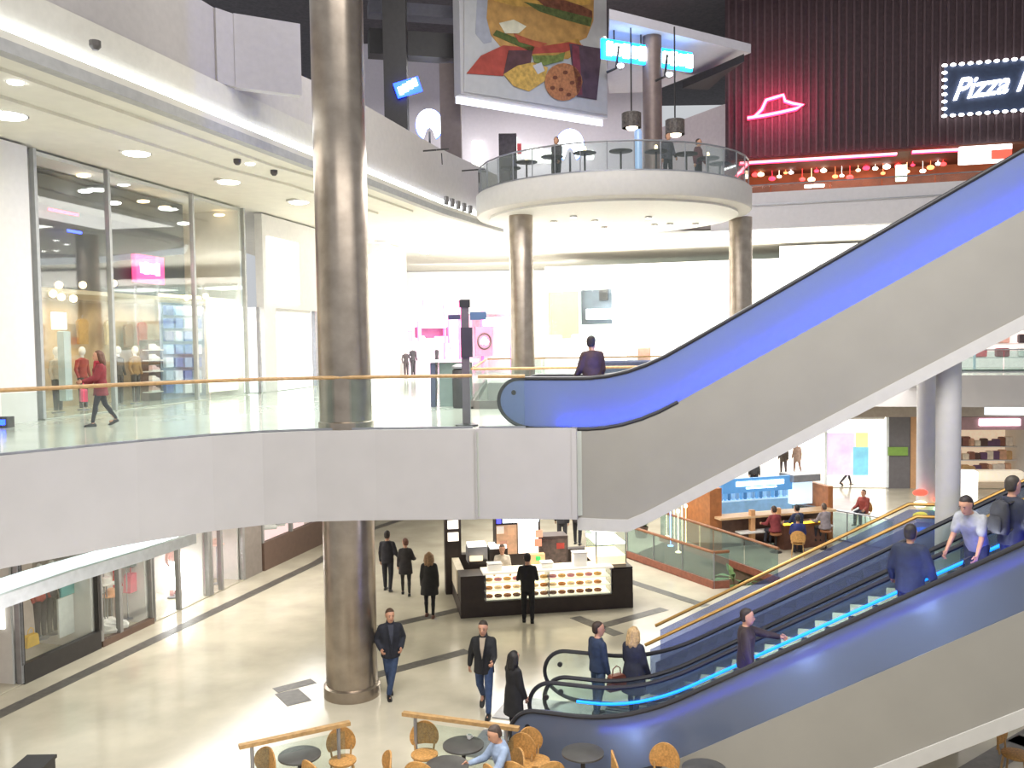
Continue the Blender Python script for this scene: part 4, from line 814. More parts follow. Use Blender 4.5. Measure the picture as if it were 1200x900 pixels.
# ================================================================== BAR KIOSK with blue sign
BP = Frame(G(832, 645)[:2], G(975, 632)[:2])
bk_ = thing('bar_kiosk', 'wooden drinks bar with blue lit sign and bottle shelves beyond the basement opening', 'kiosk', BP(0, 0, 0), BP.ang)
wd1 = mat('bar_wood', '#a5683c', .5, var=.2, scale=6)
def bb(name, m, c, d): g = MB(); g.box(c, d); return g.build(name, m, bk_)
BL = BP.len
bb('end_panel', wd1, (.2, .9, 1.05), (.45, 1.9, 2.1)); bb('end_panel', wd1, (BL-.1, .9, .95), (.2, 1.9, 1.9))
bb('back_panel', mat('bar_back', '#6f8fb0', .5, 0, '#a8d4f4', .45, .3, 3), (BL/2, 1.7, 1.3), (BL-.4, .1, 1.5))
bb('sign_board', mat('bar_sign_blue', '#4f7fae', .5, 0, '#5aa0e0', .5, .1), (BL/2+.1, .75, 2.0), (BL-1.6, .12, .5)); bb('sign_lettering', glow('sign_icewhite', '#e8fbff', 3.5), (BL/2-.05, .67, 2.06), (1.9, .04, .16)); bb('sign_lettering', glow('sign_icewhite', '#e8fbff', 3.5), (BL/2, .67, 1.9), (1.2, .04, .05))
bb('counter_top', mat('bar_top', '#d8b48a', .4), (BL/2, -.1, 1.12), (BL-.3, .7, .07)); bb('counter_front', mat('bar_front', '#6a5248', .6, var=.3, scale=4), (BL/2, .15, .55), (BL-.5, .1, 1.05))
for x in (1.4, 2.4): bb('post', mat('bar_post', '#d2a070', .5), (x, -.35, .85), (.16, .16, 1.0))
bb('lower_shelf', white, (BL*.55, -.4, .62), (BL-1.2, .4, .05)); bb('roof_unit', steel2, (BL-.7, .9, 2.15), (1.1, .9, .25)); bb('bottle_shelf', mat('bar_shelf', '#cfe4f4', .3, 0, '#bfe4ff', .4), (BL/2, 1.45, 1.35), (BL-.7, .35, .04)); bb('lit_cabinet', glow('bar_cabinet', '#cfeaff', .9), (BL-.75, .8, 1.6), (.8, .3, .8))
for i in range(20):
    g = MB(); g.lathe([(.055, 0), (.06, .02), (.06, .24), (.025, .32), (.022, .42), (.03, .43)], (0, 0, 0), 10)
    x = .75+i*(BL-1.6)/20; p = BP(x, 1.4, 1.375)
    single('bottle', g, mat('bottle%d' % (i % 4), ['#6fa8d8', '#3a6088', '#b8dcf4', '#88a0b8'][i % 4], .2, 0, '#6ab4f0', .25), '%s bottle on the blue lit bar shelf, %s from the brown end panel' % (['sky blue', 'navy', 'ice blue', 'grey blue'][i % 4], ORD[i]), 'bottle', p, 'bottles behind the bar', True)
# yellow-lit low counter to the right of the bar
yc = thing('lit_counter', 'low brown counter edged with a yellow light line right of the bar', 'counter', G(920, 645), BP.ang+.05)
g = MB(); g.box((.85, .3, .42), (1.75, .55, .84)); g.build('body', mat('low_counter', '#6b4638', .6, var=.2), yc); g = MB(); g.box((.85, 0, .88), (1.8, .06, .06)); g.build('light_line', glow('yellow_led', '#ffd23a', 3), yc); g = MB(); g.box((.85, .3, .86), (1.7, .5, .04)); g.build('top', mat('low_top', '#8d7466', .4), yc)

# ================================================================== SIGNS on the upper floor
RD = Vector((21.8, -6, 0)).normalized(); RA = math.atan2(RD.y, RD.x); RP = (10.2, 42.5)
def onR(x, y): return onpl(x, y, RP, (RD.x, RD.y))
def local2(o, x, y):        # pixel -> (x, z) in the sign's own sheet
    h = onR(x, y); return ((h-o).dot(RD), h.z-o.z)
o = onR(908, 127); hat = thing('neon_sign', 'red neon outline of a tilted hat on the dark wall', 'sign', o+Vector((0, -.12, 0)), RA)
pts = [(875, 139), (884, 137), (892, 129), (897, 118), (907, 115), (917, 112), (919, 119), (928, 122), (940, 124), (932, 128), (915, 132), (895, 136)]
P3 = [(local2(o, x, y)[0], 0, local2(o, x, y)[1]) for x, y in pts]
g = MB(); g.tube(P3, .055, 8, True); g.build('neon_tube', neon_c, hat, True)
g = MB(); g.tube([(x*1.0, .06, z) for x, y, z in P3], .10, 8, True); g.build('neon_halo_tube', neon, hat, True)
for i in range(0, 12, 3):
    g = MB(); x, y, z = P3[i]; g.tube([(x, .0, z), (x, .1, z)], .03, 6); g.build('bracket', black, hat)
hl = bpy.data.lights.new('neon_wall_glow', 'AREA'); hl.energy = 150; hl.color = (1, .08, .2); hl.shape = 'RECTANGLE'; hl.size = 2.4; hl.size_y = .8
ho = bpy.data.objects.new('neon_wall_glow', hl); C.objects.link(ho); ho.location = o+Vector((-.3, -1.3, 0)); ho.rotation_euler = (rad(90), 0, RA)
def neon_line(x0, y0, x1, y1, label):
    a, b = onR(x0, y0), onR(x1, y1); g = MB(); g.tube([a+Vector((0, -.2, 0)), b+Vector((0, -.2, 0))], .05, 8)
    g2 = MB(); g2.tube([a+Vector((0, -.12, -.02)), b+Vector((0, -.12, -.02))], .07, 8)
    t = thing('neon_line', label, 'lamp', a, world=True); g.build('neon_tube', neon_c, t, True); g2.build('neon_backing', neon, t, True)
neon_line(866, 192, 1049, 181, 'long red neon line along the foot of the dark wall over the restaurant')
neon_line(1067, 179, 1122, 176, 'short red neon line right of the gap over the restaurant')
neon_line(862, 207, 874, 194, 'sloping red neon end piece beside the round balcony')
# script sign with bulb border
o = onR(1105, 78); sg = thing('script_sign', 'white handwritten restaurant name in a frame of small bulbs on the dark wall', 'sign', o+Vector((0, -.15, 0)), RA)
x1, z1 = local2(o, 1105, 137); wS = 8.6; hS = -z1
g = MB(); g.box((wS/2, .08, -hS/2), (wS, .10, hS)); g.build('board', mat('sign_navy', '#33405c', .5, var=.15), sg)
blb = None; bm0 = glow('bulb', '#ffffff', 7)
nx = int(wS/.335); nz = 7
pos = [(wS*i/nx, 0) for i in range(nx+1)]+[(wS*i/nx, -hS) for i in range(nx+1)]+[(0, -hS*i/nz) for i in range(1, nz)]+[(wS, -hS*i/nz) for i in range(1, nz)]
for x, z in pos:
    if blb is None:
        g = MB(); g.ball((0, 0, 0), (.115, .06, .07), 8, 6); blb = g.build('bulb', bm0, sg, True); blb.location = (x, -.02, z)
    else: c = blb.copy(); C.objects.link(c); c.parent = sg; c.location = (x, -.02, z)
me = text_mesh('Pizza Hut', 1.28, .04, .5); me.materials.append(glow('script_white', '#ffffff', 6))
t = bpy.data.objects.new('lettering', me); C.objects.link(t); t.parent = sg; t.rotation_euler = (PI/2, rad(-4), 0); t.location = (.30, -.02, -hS*.70); t.scale = (.86, 1, 1)
# burger poster
bO = Vector((b0.x, b0.y, BZ)); bA = math.atan2(bd.y, bd.x)
ps = thing('food_poster', 'big food poster with burger, red fries box, biscuit and dark cup on the hung bulkhead', 'poster', bO-bn.to_3d()*.04, bA)
def bpx(x, y): h = onpl(x, y, (b0.x, b0.y), (bd.x, bd.y)); return ((Vector((h.x, h.y))-Vector((b0.x, b0.y))).dot(bd), h.z-BZ)
def flat(name, pts, m, lay):
    g = MB(); g.side([bpx(x, y) for x, y in pts], -.012*lay-.012, -.012*lay); return g.build(name, m, ps)
def pm(k, c, v=.25, sc=3): return mat('poster_'+k, c, .7, var=v, scale=sc)
flat('sheet', [(543, -60), (543, 108), (710, 135), (708, -60)], pm('sheet', '#bdbcba', .05), 1)
flat('grey_side', [(558, 0), (556, 40), (566, 52), (575, 50), (575, 0)], pm('greyside', '#a3a4ac', .1), 2)
flat('burger_bun', [(572, -25), (569, 22), (574, 42), (585, 55), (620, 57), (660, 56), (686, 45), (694, 25), (695, -25)], pm('bun', '#b98d50', .25, 2.5), 3)
flat('burger_top', [(574, -40), (578, 2), (600, 8), (650, 10), (690, 6), (694, -40)], pm('bun2', '#c79c4e', .25, 3), 4)
flat('lettuce', [(612, 3), (640, 8), (668, 16), (692, 22), (690, 32), (660, 24), (630, 14)], pm('leaf', '#5f6a3a', .35, 6), 5)
flat('patty', [(620, -6), (650, -2), (680, 8), (692, 14), (692, 22), (664, 15), (636, 8)], pm('meat', '#7a4a34', .35, 6), 6)
flat('lettuce', [(580, 36), (600, 44), (625, 55), (622, 62), (594, 50), (576, 42)], pm('leaf2', '#56602f', .35, 6), 5)
flat('cheese', [(583, 28), (600, 24), (615, 32), (606, 40), (590, 40)], pm('cheese', '#d6cfb4', .15), 6)
flat('tomato', [(600, 40), (622, 48), (640, 52), (630, 57), (606, 50)], pm('tomato', '#a8543a', .3), 6)
flat('bun_lower', [(600, 52), (640, 54), (676, 46), (682, 58), (664, 70), (630, 68), (604, 62)], pm('bun3', '#bb9048', .25, 3), 4)
flat('fries_box', [(545, 87), (562, 66), (588, 54), (612, 56), (640, 54), (665, 50), (682, 54), (660, 62), (620, 64), (596, 66), (588, 90)], pm('redbox', '#a84a3c', .2), 5)
flat('box_side', [(594, 60), (622, 60), (620, 76), (604, 86), (588, 88)], pm('boxside', '#5a3c3c', .25), 6)
flat('fries', [(588, 88), (604, 78), (622, 74), (640, 80), (636, 96), (618, 108), (600, 102)], pm('fries', '#c7a050', .3, 6), 7)
flat('lettuce', [(622, 66), (648, 66), (660, 62), (658, 72), (636, 78), (624, 74)], pm('leaf3', '#74803f', .35, 6), 7)
flat('paper', [(622, 78), (632, 74), (636, 84), (628, 88)], pm('paper', '#cbc8c8', .05), 8)
flat('biscuit', [(637+21+22*math.cos(2*PI*i/20), 97+22*math.sin(2*PI*i/20)) for i in range(20)], pm('biscuit', '#b0744a', .3, 8), 8)
for i, (x, y) in enumerate(((648, 92), (660, 86), (668, 98), (655, 106), (664, 112), (645, 104))): flat('biscuit_chip', [(x+3*math.cos(2*PI*k/8), y+2.4*math.sin(2*PI*k/8)) for k in range(8)], pm('chip', '#6e3f2a', .2), 9)
flat('cup', [(665, 52), (703, 58), (697, 118), (674, 114), (670, 96), (668, 76)], pm('cup', '#54414c', .3, 2.5), 7)
flat('cup_stripe', [(668, 54), (676, 55), (680, 112), (674, 112), (669, 78)], pm('cupred', '#7c3c48', .25, 3), 8)
# blue lit sign under the canopy
o = at(708, 56, 33.4); q = at(811, 74, 35.2); d = (q-o); bs = thing('blue_sign', 'long white sign with bright blue outline hanging under the canopy', 'sign', o, math.atan2(d.y, d.x))
Lb = math.hypot(d.x, d.y); dz = 0
g = MB(); g.box((Lb/2, .1, 0), (Lb+.1, .12, .72)); g.build('blue_outline', glow('sign_blue', '#1496ff', 5), bs)
g = MB(); n = 11
for i in range(n): g.box((.16+Lb*(i+.2)/n, -.0, 0), (Lb/n*(.72 if i % 3 else .6), .12, .42 if i % 2 else .5))
g.build('lettering', glow('sign_white2', '#eaffff', 7), bs)
for x in (.5, 1.7): g = MB(); g.tube([(x, .1, .3), (x, .1, 1.1)], .03, 6); g.build('hanger', black, bs)
for i, (x, y) in enumerate(((722, 80), (779, 90))):
    q = at(x, y, 33.6); t = thing('lamp_or_glint', 'spot lamp on a short dark arm under the blue outlined sign, '+['near end', 'far end'][i], 'lamp', q, group='spot lamps under the blue sign')
    g = MB(); g.tube([(-.35, 0, -.15), (0, 0, 0), (.1, 0, .8)], .05, 6); g.build('arm', black, t); g = MB(); g.lathe([(.07, -.1), (.13, .12), (.10, .14)], (.15, -.05, .02), 12); g.build('head', steel2, t); g = MB(); g.ball((.15, -.12, .06), (.13, .06, .1), 10, 6); g.build('bulb', lamp_w, t)
# glowing round logos and the small blue sign
def logo(x, y, D, r, label, rz=0):
    t = thing('round_logo', label, 'sign', at(x, y, D), rz)
    a0 = rad(-62); a1 = rad(242); pts = [(r*math.cos(a0+(a1-a0)*i/28), r*1.15*math.sin(a0+(a1-a0)*i/28)) for i in range(29)]+[(-.22*r, -.35*r), (0, -.15*r), (.22*r, -.35*r)]
    g = MB(); g.side(pts, -.06, .06); g.build('lit_face', glow('logo_white', '#f2f8ff', 7), t)
    g = MB(); g.side([(x_*1.06, z_*1.06) for x_, z_ in pts], .07, .14); g.build('blue_edge', glow('logo_blue', '#3a70ff', 2.5), t)
    g = MB(); g.tube([(0, .1, -r*.5), (0, .1, 12.72-at(x, y, D).z)], .05, 6); g.build('stem', black, t)
logo(668, 170, 37, .55, 'glowing white round logo with a notch above the round balcony')
logo(503, 146, 40, .58, 'glowing white round logo with a notch behind the dark post')
q = at(478, 102, 33.55); t = thing('blue_sign', 'small tilted white sign with deep blue glow on the dark post', 'sign', q, rad(10))
g = MB(); g.box((0, .06, 0), (.95, .1, .55), 0); g.build('blue_outline', glow('sign_deepblue', '#1a3cff', 9), t); g = MB()
for i in range(4): g.box((-.30+i*.2, -.02, -.06+i*.05), (.15, .08, .28))
g.build('lettering', MATS['logo_white'], t); t.rotation_euler = (0, rad(-18), rad(10))
# upper floor back: lit windows, boards, tables, pendants
for i, (x0, x1, y0, y1) in enumerate(((553, 566, 165, 195), (598, 606, 160, 186), (617, 636, 172, 190), (640, 650, 178, 190), (688, 696, 176, 186))):
    F5 = Frame((-9, 49.6), (7.5, 49.6)); wbox(x0, x1, y0, y1, .12, .3, 'lit_window', lit, 'white lit opening at the back of the upper floor, %s from the dark post' % ORD[i], 'window', 'lit openings on the upper floor', F5)
F5 = Frame((-9, 40), (7.5, 40))
wbox(585, 606, 156, 253, 0, .2, 'menu_board', mat('board_dark', '#3c3438', .6, var=.4, scale=6), 'dark upright menu board at the left of the round balcony', 'board', None, F5)
wbox(606, 611, 168, 180, -.1, .1, 'red_flag_panel', mat('red_panel', '#c03a40', .6), 'small red panel beside the dark menu board', 'panel', None, F5)
wbox(588, 606, 182, 247, -2.5, .6, 'service_cabinet', mat('cab_dark', '#3f3a40', .6), 'dark cabinet below the menu board at the balcony edge', 'cabinet', None, F5)
for i, (x, y) in enumerate(((740, 142), (791, 150))):
    q = at(x, y, 33.5); t = thing('pendant_lamp', 'dark basket pendant lamp with a warm bulb, %s the brown column' % ['left of', 'right of'][i], 'lamp', q)
    g = MB(); g.lathe([(.36, -.25), (.36, .28), (.33, .30), (.33, -.25)], (0, 0, 0), 16); g.build('shade', mat('pendant_mesh', '#58504c', .6, var=.5, scale=12), t); g = MB(); g.tube([(0, 0, .28), (0, 0, 18.62-q.z)], .03, 6); g.build('cord', black, t); g = MB(); g.ball((0, -.1, -.25), (.22, .2, .12), 12, 8); g.build('bulb', glow('pendant_warm', '#ffe8c8', 7), t)
q = at(748, 185, 33); g = MB(); g.lathe([(.14, 0), (.14, 2.0), (.10, 2.1)], (0, 0, 0), 14); single('glass_cylinder', g, mat('cyl_blue', '#8fa6c4', .2, 0, '#9ab8e8', .5), 'bluish standing cylinder lamp left of the brown column', 'lamp', Vector((q.x, q.y, 12.7)), smooth=True)
def cafe_table(loc, label, topm, r=.36, h=.75, group=None):
    t = thing('cafe_table', label, 'table', loc, group=group)
    g = MB(); g.lathe([(r-.02, h-.04), (r, h-.03), (r, h-.005), (r-.015, h)], (0, 0, 0), 32); g.build('table_top', topm, t, True)
    g = MB(); g.tube([(0, 0, .03), (0, 0, h-.04)], .035, 10); g.build('stem', black, t, True)
    g = MB(); g.lathe([(.24, 0), (.24, .02), (.05, .045)], (0, 0, 0), 24); g.build('foot', black, t, True); return t
for i in range(9):
    a = rad(200+i*17); q = (DC.x+4.2*math.cos(a), DC.y+4.2*math.sin(a)); cafe_table((q[0], q[1], 12.7), 'small dark table on the round balcony, %s along its rim from the left' % ORD[i], black, .4, .95, 'tables on the round balcony')
    if i % 2: g = MB(); g.lathe([(.05, 0), (.06, .05), (.05, .16), (.03, .2)], (0, 0, 0), 12); single('table_lantern', g, lamp_warm, 'small warm lantern on the %s balcony table from the left' % ORD[i], 'lamp', (q[0], q[1], 13.65), smooth=True)
# restaurant interior behind the terrace
rI = MB(); rI.strip([(10.8, 47.0), (32.6, 41.0)], 12.7, 15.6, .2); struct('wall_restaurant_inner', rI, mat('rest_back', '#8a5038', .7, 0, '#c86a3c', .25, .4, 1.5))
rI = MB(); rI.prism([(10.3, 42.8), (32, 36.8), (33, 42), (11, 47.6)], 15.45, 15.55); struct('ceiling_restaurant', rI, mat('rest_ceiling', '#6e4a3a', .7))
FRs = Frame((10.8, 45.6), (32.6, 39.6))
cols = ['#ffffff', '#ff3a3a', '#ffd0a0', '#ff2f4a', '#fff0d8', '#ff7a4a']
for i in range(26):
    x = 874+i*9.3+random.uniform(-3, 3); y = random.uniform(195, 213) - (x-870)*.03; c = cols[i % 6]; u_, z_ = FRs.px(x, y, 0); z_ = max(13.0, min(15.3, z_))
    g = MB(); r = random.uniform(.08, .15); g.ball((0, 0, 0), (r*1.3, r, r*.8), 10, 6); g.tube([(0, 0, 0), (0, 0, 15.45-z_)], .008, 5)
    single('pendant_bulb', g, glow('bulb_'+c[1:], c, 5), '%s restaurant pendant bulb, %s half, %s counting from the round balcony' % ({'#ffffff': 'white', '#ff3a3a': 'red', '#ffd0a0': 'amber', '#ff2f4a': 'crimson', '#fff0d8': 'cream', '#ff7a4a': 'orange'}[c], 'first' if i < 13 else 'second', ORD[i % 13]), 'lamp', FRs(u_, 0, z_), 'pendant bulbs in the restaurant')
wbox(1050, 1063, 193, 212, -1.2, .2, 'lit_menu', glow('menu_mint', '#e8ffe0', 2.5), 'mint white glowing upright menu in the gap below the neon line', 'sign', None, FRs)
wbox(943, 966, 216, 219, -1.0, .2, 'lit_strip', lamp_w, 'white light strip low in the restaurant', 'lamp', None, FRs)
FM = Frame(onR(1090, 180)[:2], onR(1250, 180)[:2])
wbox(1124, 1186, 170, 191, -.22, .2, 'menu_lightbox', glow('menu_lb', '#fff6f4', 3), 'white glowing menu box with a red patch at the end of the neon line', 'sign', None, FM)
wbox(1162, 1186, 175, 186, -.28, .05, 'red_patch_sign', glow('menu_red', '#ff5a48', 1.2), 'red patch on the white glowing menu box', 'sign', None, FM)
area(FRs(5, -.5, 15.3), 5, 120, (1, .6, .4), size_y=2, name='restaurant_light'); area(FRs(14, -.5, 15.3), 5, 120, (1, .6, .4), size_y=2, name='restaurant_light')

# ================================================================== BRIDGE FURNITURE
q = G(547, 499, 5.4); sp = thing('sign_post', 'dark information post with small screens on the bridge beside the escalator foot', 'sign post', q)
g = MB(); g.lathe([(.24, 0), (.24, .03), (.10, .06)], (0, 0, 0), 20); g.build('foot', black, sp); g = MB(); g.box((0, 0, 1.3), (.16, .14, 2.55)); g.build('post', mat('post_brown', '#6f6468', .5, .3), sp)
g = MB(); g.box((.03, -.02, 1.75), (.24, .2, .62)); g.build('info_panel', mat('info_dark', '#3c343e', .5), sp)
g = MB(); g.box((.28, 0, 2.3), (.34, .1, .17)); g.build('arm_screen', mat('screen_blue', '#4a566a', .3, 0, '#6a90c0', .4), sp); g = MB(); g.box((-.22, 0, 2.28), (.26, .1, .10)); g.build('arm_screen', mat('screen_dark', '#54506a', .3), sp)
g = MB(); g.box((0, 0, 2.56), (.22, .2, .16)); g.build('cap', black, sp)
q = G(524, 476, 5.4); bn_ = thing('info_desk', 'low blue grey stand with a pale top left of the bridge sign post', 'stand', q)
g = MB(); g.side([(-.42, 0), (-.30, 0), (-.28, 1.2), (-.42, 1.2)], -.3, .3); g.build('leg_panel', mat('desk_navy', '#4a5068', .5), bn_); g = MB(); g.box((.15, 0, 1.25), (1.5, .7, .06)); g.build('top', mat('desk_top', '#c9d4d2', .3), bn_); g = MB(); g.box((.25, .1, .6), (.9, .4, 1.2)); g.build('body', mat('desk_body', '#8fa09c', .5), bn_)
q = G(539, 478, 5.4); bi = thing('litter_bin', 'slim dark litter bin by the sign post', 'bin', q); g = MB(); g.lathe([(.17, 0), (.19, .05), (.19, 1.0), (.15, 1.05)], (0, 0, 0), 20); g.build('body', black, bi, True); g = MB(); g.lathe([(.20, 1.06), (.20, 1.12), (.08, 1.18)], (0, 0, 0), 20); g.build('lid', steel2, bi, True)
g = MB(); bi = thing('blue_box', 'small blue lit box at the near end of the bridge floor', 'box', G(4, 501, 5.4)); g.box((0, 0, .12), (.34, .3, .24)); g.build('body', black, bi); g = MB(); g.box((0, -.16, .13), (.26, .03, .12)); g.build('lit_face', glow('sign_deepblue', '#1a3cff', 9), bi)
q = G(650, 817, 0); po = thing('notice_board', 'small blue notice board with pictures at the foot of the near escalator', 'sign', W(-4.35, 14.15, 0), EA); g = MB(); g.box((.25, .1, .62), (.38, .04, .62)); g.build('panel', mat('notice_navy', '#3a4470', .5, var=.2), po); g = MB(); g.box((.25, .1, .16), (.05, .04, .32)); g.build('leg', black, po)
for i in range(3):
    for j in range(2): g = MB(); g.box((.16+j*.17, .075, .84-i*.2), (.12, .02, .14)); g.build('picture', mat('notice_pic%d' % ((i+j) % 3), ['#8a90c8', '#5a6090', '#c89080'][(i+j) % 3], .6), po)

# ================================================================== CAFE FURNITURE in front
def cafe_chair(loc, rz, label, group='round backed cafe chairs'):
    t = thing('cafe_chair', label, 'chair', loc, rz, group)     # sitter faces -y
    g = MB(); g.lathe([(.20, .42), (.22, .44), (.22, .465), (.19, .475)], (0, 0, 0), 24); g.build('seat', wicker, t, True)
    g = MB(); pts = []
    R = .24
    for i in range(33):                                        # rounded shell back, gently curved
        a = rad(-35)+rad(250)*i/32; pts.append((R*math.cos(a), R*math.sin(a)+.66))
    n = len(pts); vs = []
    for d in (0, .025):
        for x, z in pts: vs.append((x, .26+d-(x*x)*1.2, z))
        vs.append((0, .26+d, .66+R*math.sin(rad(-35))))
    c0, c1 = n, 2*n+1; fs = []
    for i in range(n-1):
        fs += [(c0, i+1, i), (c1, n+1+i, n+2+i), (i, i+1, n+2+i, n+1+i)]
    fs += [(c0, 0, n+1, c1), (n-1, c0, c1, 2*n)]
    g.add(vs, fs); g.build('backrest', wicker, t, True)
    for sx in (-1, 1):
        g = MB(); g.tube([(sx*.15, .20, .44), (sx*.17, .22, .6)], .018, 6); g.build('back_post', wood, t)
        for sy in (-1, 1):
            g = MB(); g.tube([(sx*.15, sy*.15, .43), (sx*.20, sy*.20, 0)], .018, 6); g.build('leg', wood, t)
    return t
tb = mat('table_dark', '#4c4b49', .35, var=.2)
TBL = [((543, 872), 'round dark cafe table with a white cup just right of the second rail'), ((683, 881), 'round dark cafe table on the right, nearest the escalator'), ((351, 884), 'round dark cafe table behind the left rail'), ((524, 896), 'round dark cafe table at the lower edge before the one with the cup'), ((690, 925), 'round dark cafe table nearly out of view below the right one'), ((395, 915), 'round dark cafe table nearly out of view in front of the left rail'), ((825, 900), 'round dark cafe table at the foot of the escalator side')]
for (x, y), lb in TBL: q = G(x, y, .75); cafe_table((q.x, q.y, 0), lb, tb, .33, .75, 'round cafe tables')
q = G(550, 866, .75); cu = thing('cup', 'white cup on the dark cafe table', 'cup', (q.x, q.y, .75)); g = MB(); g.lathe([(.02, 0), (.035, .01), (.045, .07), (.04, .07), (.03, .012)], (0, 0, 0), 16); g.build('body', white, cu, True); g = MB(); g.tube([(.04, 0, .06), (.065, 0, .045), (.04, 0, .02)], .006, 6); g.build('handle', white, cu)
CH = [((401, 868), 0.3, 'cafe chair at the right end of the left rail'), ((497, 861), .1, 'cafe chair with big round back under the second rail'), ((298, 892), -.6, 'cafe chair at the left end of the left rail'), ((378, 893), 2.4, 'cafe chair between the left rail and the lower edge'), ((437, 893), -1.2, 'cafe chair by itself between the two rails'), ((496, 892), 2.9, 'cafe chair right below the big round back one'), ((628, 868), .5, 'cafe chair standing tallest behind the seated guest'), ((607, 876), -.3, 'cafe chair pushed against the seated guest'), ((612, 893), 2.6, 'cafe chair with its back to us before the seated guest'), ((640, 892), 3.4, 'cafe chair next to the right dark table'), ((590, 899), 2.2, 'cafe chair at the lower edge left of the guest'), ((738, 889), 1.6, 'slim cafe chair seen from the side right of the right table'), ((775, 888), -.4, 'cafe chair at the foot of the grey escalator side')]
for (x, y), rz, lb in CH: q = G(x, y, .78); cafe_chair((q.x, q.y, 0), rz, lb)
q = G(1191, 884, .45); cafe_chair((q.x, q.y, 0), .8, 'orange tinted chair under the escalator beside the dark floor grid')
q = G(40, 893, .9); pb = thing('litter_bin', 'square dark litter bin at the lower left edge', 'bin', (q.x, q.y, 0)); g = MB(); g.box((0, 0, .43), (.42, .42, .86)); g.build('body', black, pb); g = MB(); g.box((0, 0, .885), (.46, .46, .05)); g.build('lid', black, pb)

# ================================================================== PLANTS by the basement opening
def plant(loc, r, h, label, n=60, seed=1):
    rs = random.Random(seed); t = thing('potted_plant', label, 'plant', loc)
    g = MB(); g.lathe([(.20, 0), (.26, .35), (.26, .4), (.22, .4), (.2, .36)], (0, 0, 0), 16); g.build('pot', mat('pot_dark', '#5a4a42', .6), t, True)
    g = MB(); g.tube([(0, 0, .3), (.03, 0, h*.5), (0, .02, h*.8)], [.03, .022, .01], 6); g.build('stem', brown, t)
    ms = [mat('leaf_a', '#4f6a3c', .5, var=.3), mat('leaf_b', '#6f8a54', .5, var=.3), mat('leaf_c', '#3a4f34', .5, var=.3)]
    for i in range(n):
        a = rs.uniform(0, 2*PI); el = rs.uniform(-.2, 1.2); L = r*rs.uniform(.5, 1.0); z0 = rs.uniform(.35, h*.8); d = Vector((math.cos(a)*math.cos(el), math.sin(a)*math.cos(el), math.sin(el))); sd = Vector((-math.sin(a), math.cos(a), 0)); p = Vector((0, 0, z0)); wv = L*.16
        g = MB(); g.add([p, p+d*L*.5+sd*wv+Vector((0, 0, .02)), p+d*L+Vector((0, 0, -L*.2)), p+d*L*.5-sd*wv+Vector((0, 0, .02)), p+d*L*.5+Vector((0, 0, -.015))], [(0, 4, 1), (1, 4, 2), (2, 4, 3), (3, 4, 0)]); g.build('leaf', ms[i % 3], t)
plant((6.5, 26.3, -3.0), 1.1, 3.9, 'tall leafy plant at the near corner of the basement opening', 70, 1); plant((5.5, 28.0, -3.0), .9, 3.0, 'dark leafy plant inside the basement opening', 50, 2)
plant((4.6, 32.2, 0), .6, 1.1, 'bushy dark plant at the far end of the basement rail', 45, 3)
for i in range(7):
    q = G(781+i*4.5, 593-abs(i-3)*3+(i % 2)*6, 1.4); g = MB(); g.ball((0, 0, 0), (.07, .07, .07), 10, 6); g.tube([(0, 0, 0), (0, 0, -1.35)], .012, 5); g.lathe([(.10, -1.40), (.10, -1.37), (.02, -1.34)], (0, 0, 0), 10)
    single('stem_lamp', g, [lamp_warm, glow('bulb_bluewhite', '#8ab0ff', 5)][i == 1], '%s bulb on a thin stem beside the bar end panel, %s from the escalator' % (['warm', 'bluish'][i == 1], ORD[i]), 'lamp', q, 'stem lamps by the bar')

# ================================================================== PEOPLE
def ring_loft(mb, rings, n=16):
    """rings: (x, y, z, rx, ry)"""
    vs = []; m = len(rings)
    for (x, y, z, rx, ry) in rings:
        for k in range(n): vs.append((x+rx*math.cos(2*PI*k/n), y+ry*math.sin(2*PI*k/n), z))
    fs = []
    for i in range(m-1):
        for k in range(n): fs.append((i*n+k, i*n+(k+1) % n, (i+1)*n+(k+1) % n, (i+1)*n+k))
    fs += [tuple(range(n))[::-1], tuple(range((m-1)*n, m*n))]
    return mb.add(vs, fs)
def cone(mb, a, b, ra, rb, n=10):       # round-ended tapered limb
    a, b = Vector(a), Vector(b); d = (b-a); L = d.length
    if L < 1e-5: return mb
    d = d/L; u = d.cross(Vector((0, 0, 1)) if abs(d.z) < .9 else Vector((1, 0, 0))).normalized(); v_ = d.cross(u)
    rows = [(-ra, .02)]+[(-ra*math.cos(t), ra*math.sin(t)) for t in (.5, 1.0)]+[(0, ra), (L, rb)]+[(L+rb*math.cos(t), rb*math.sin(t)) for t in (1.0, .5)]+[(L+rb, .02*rb+.0005)]
    vs = [a+d*h+(u*math.cos(2*PI*k/n)+v_*math.sin(2*PI*k/n))*r for h, r in rows for k in range(n)]; m = len(rows)
    fs = [(i*n+k, i*n+(k+1) % n, (i+1)*n+(k+1) % n, (i+1)*n+k) for i in range(m-1) for k in range(n)]
    fs += [tuple(range(n))[::-1], tuple(range((m-1)*n, m*n))]
    return mb.add(vs, fs)
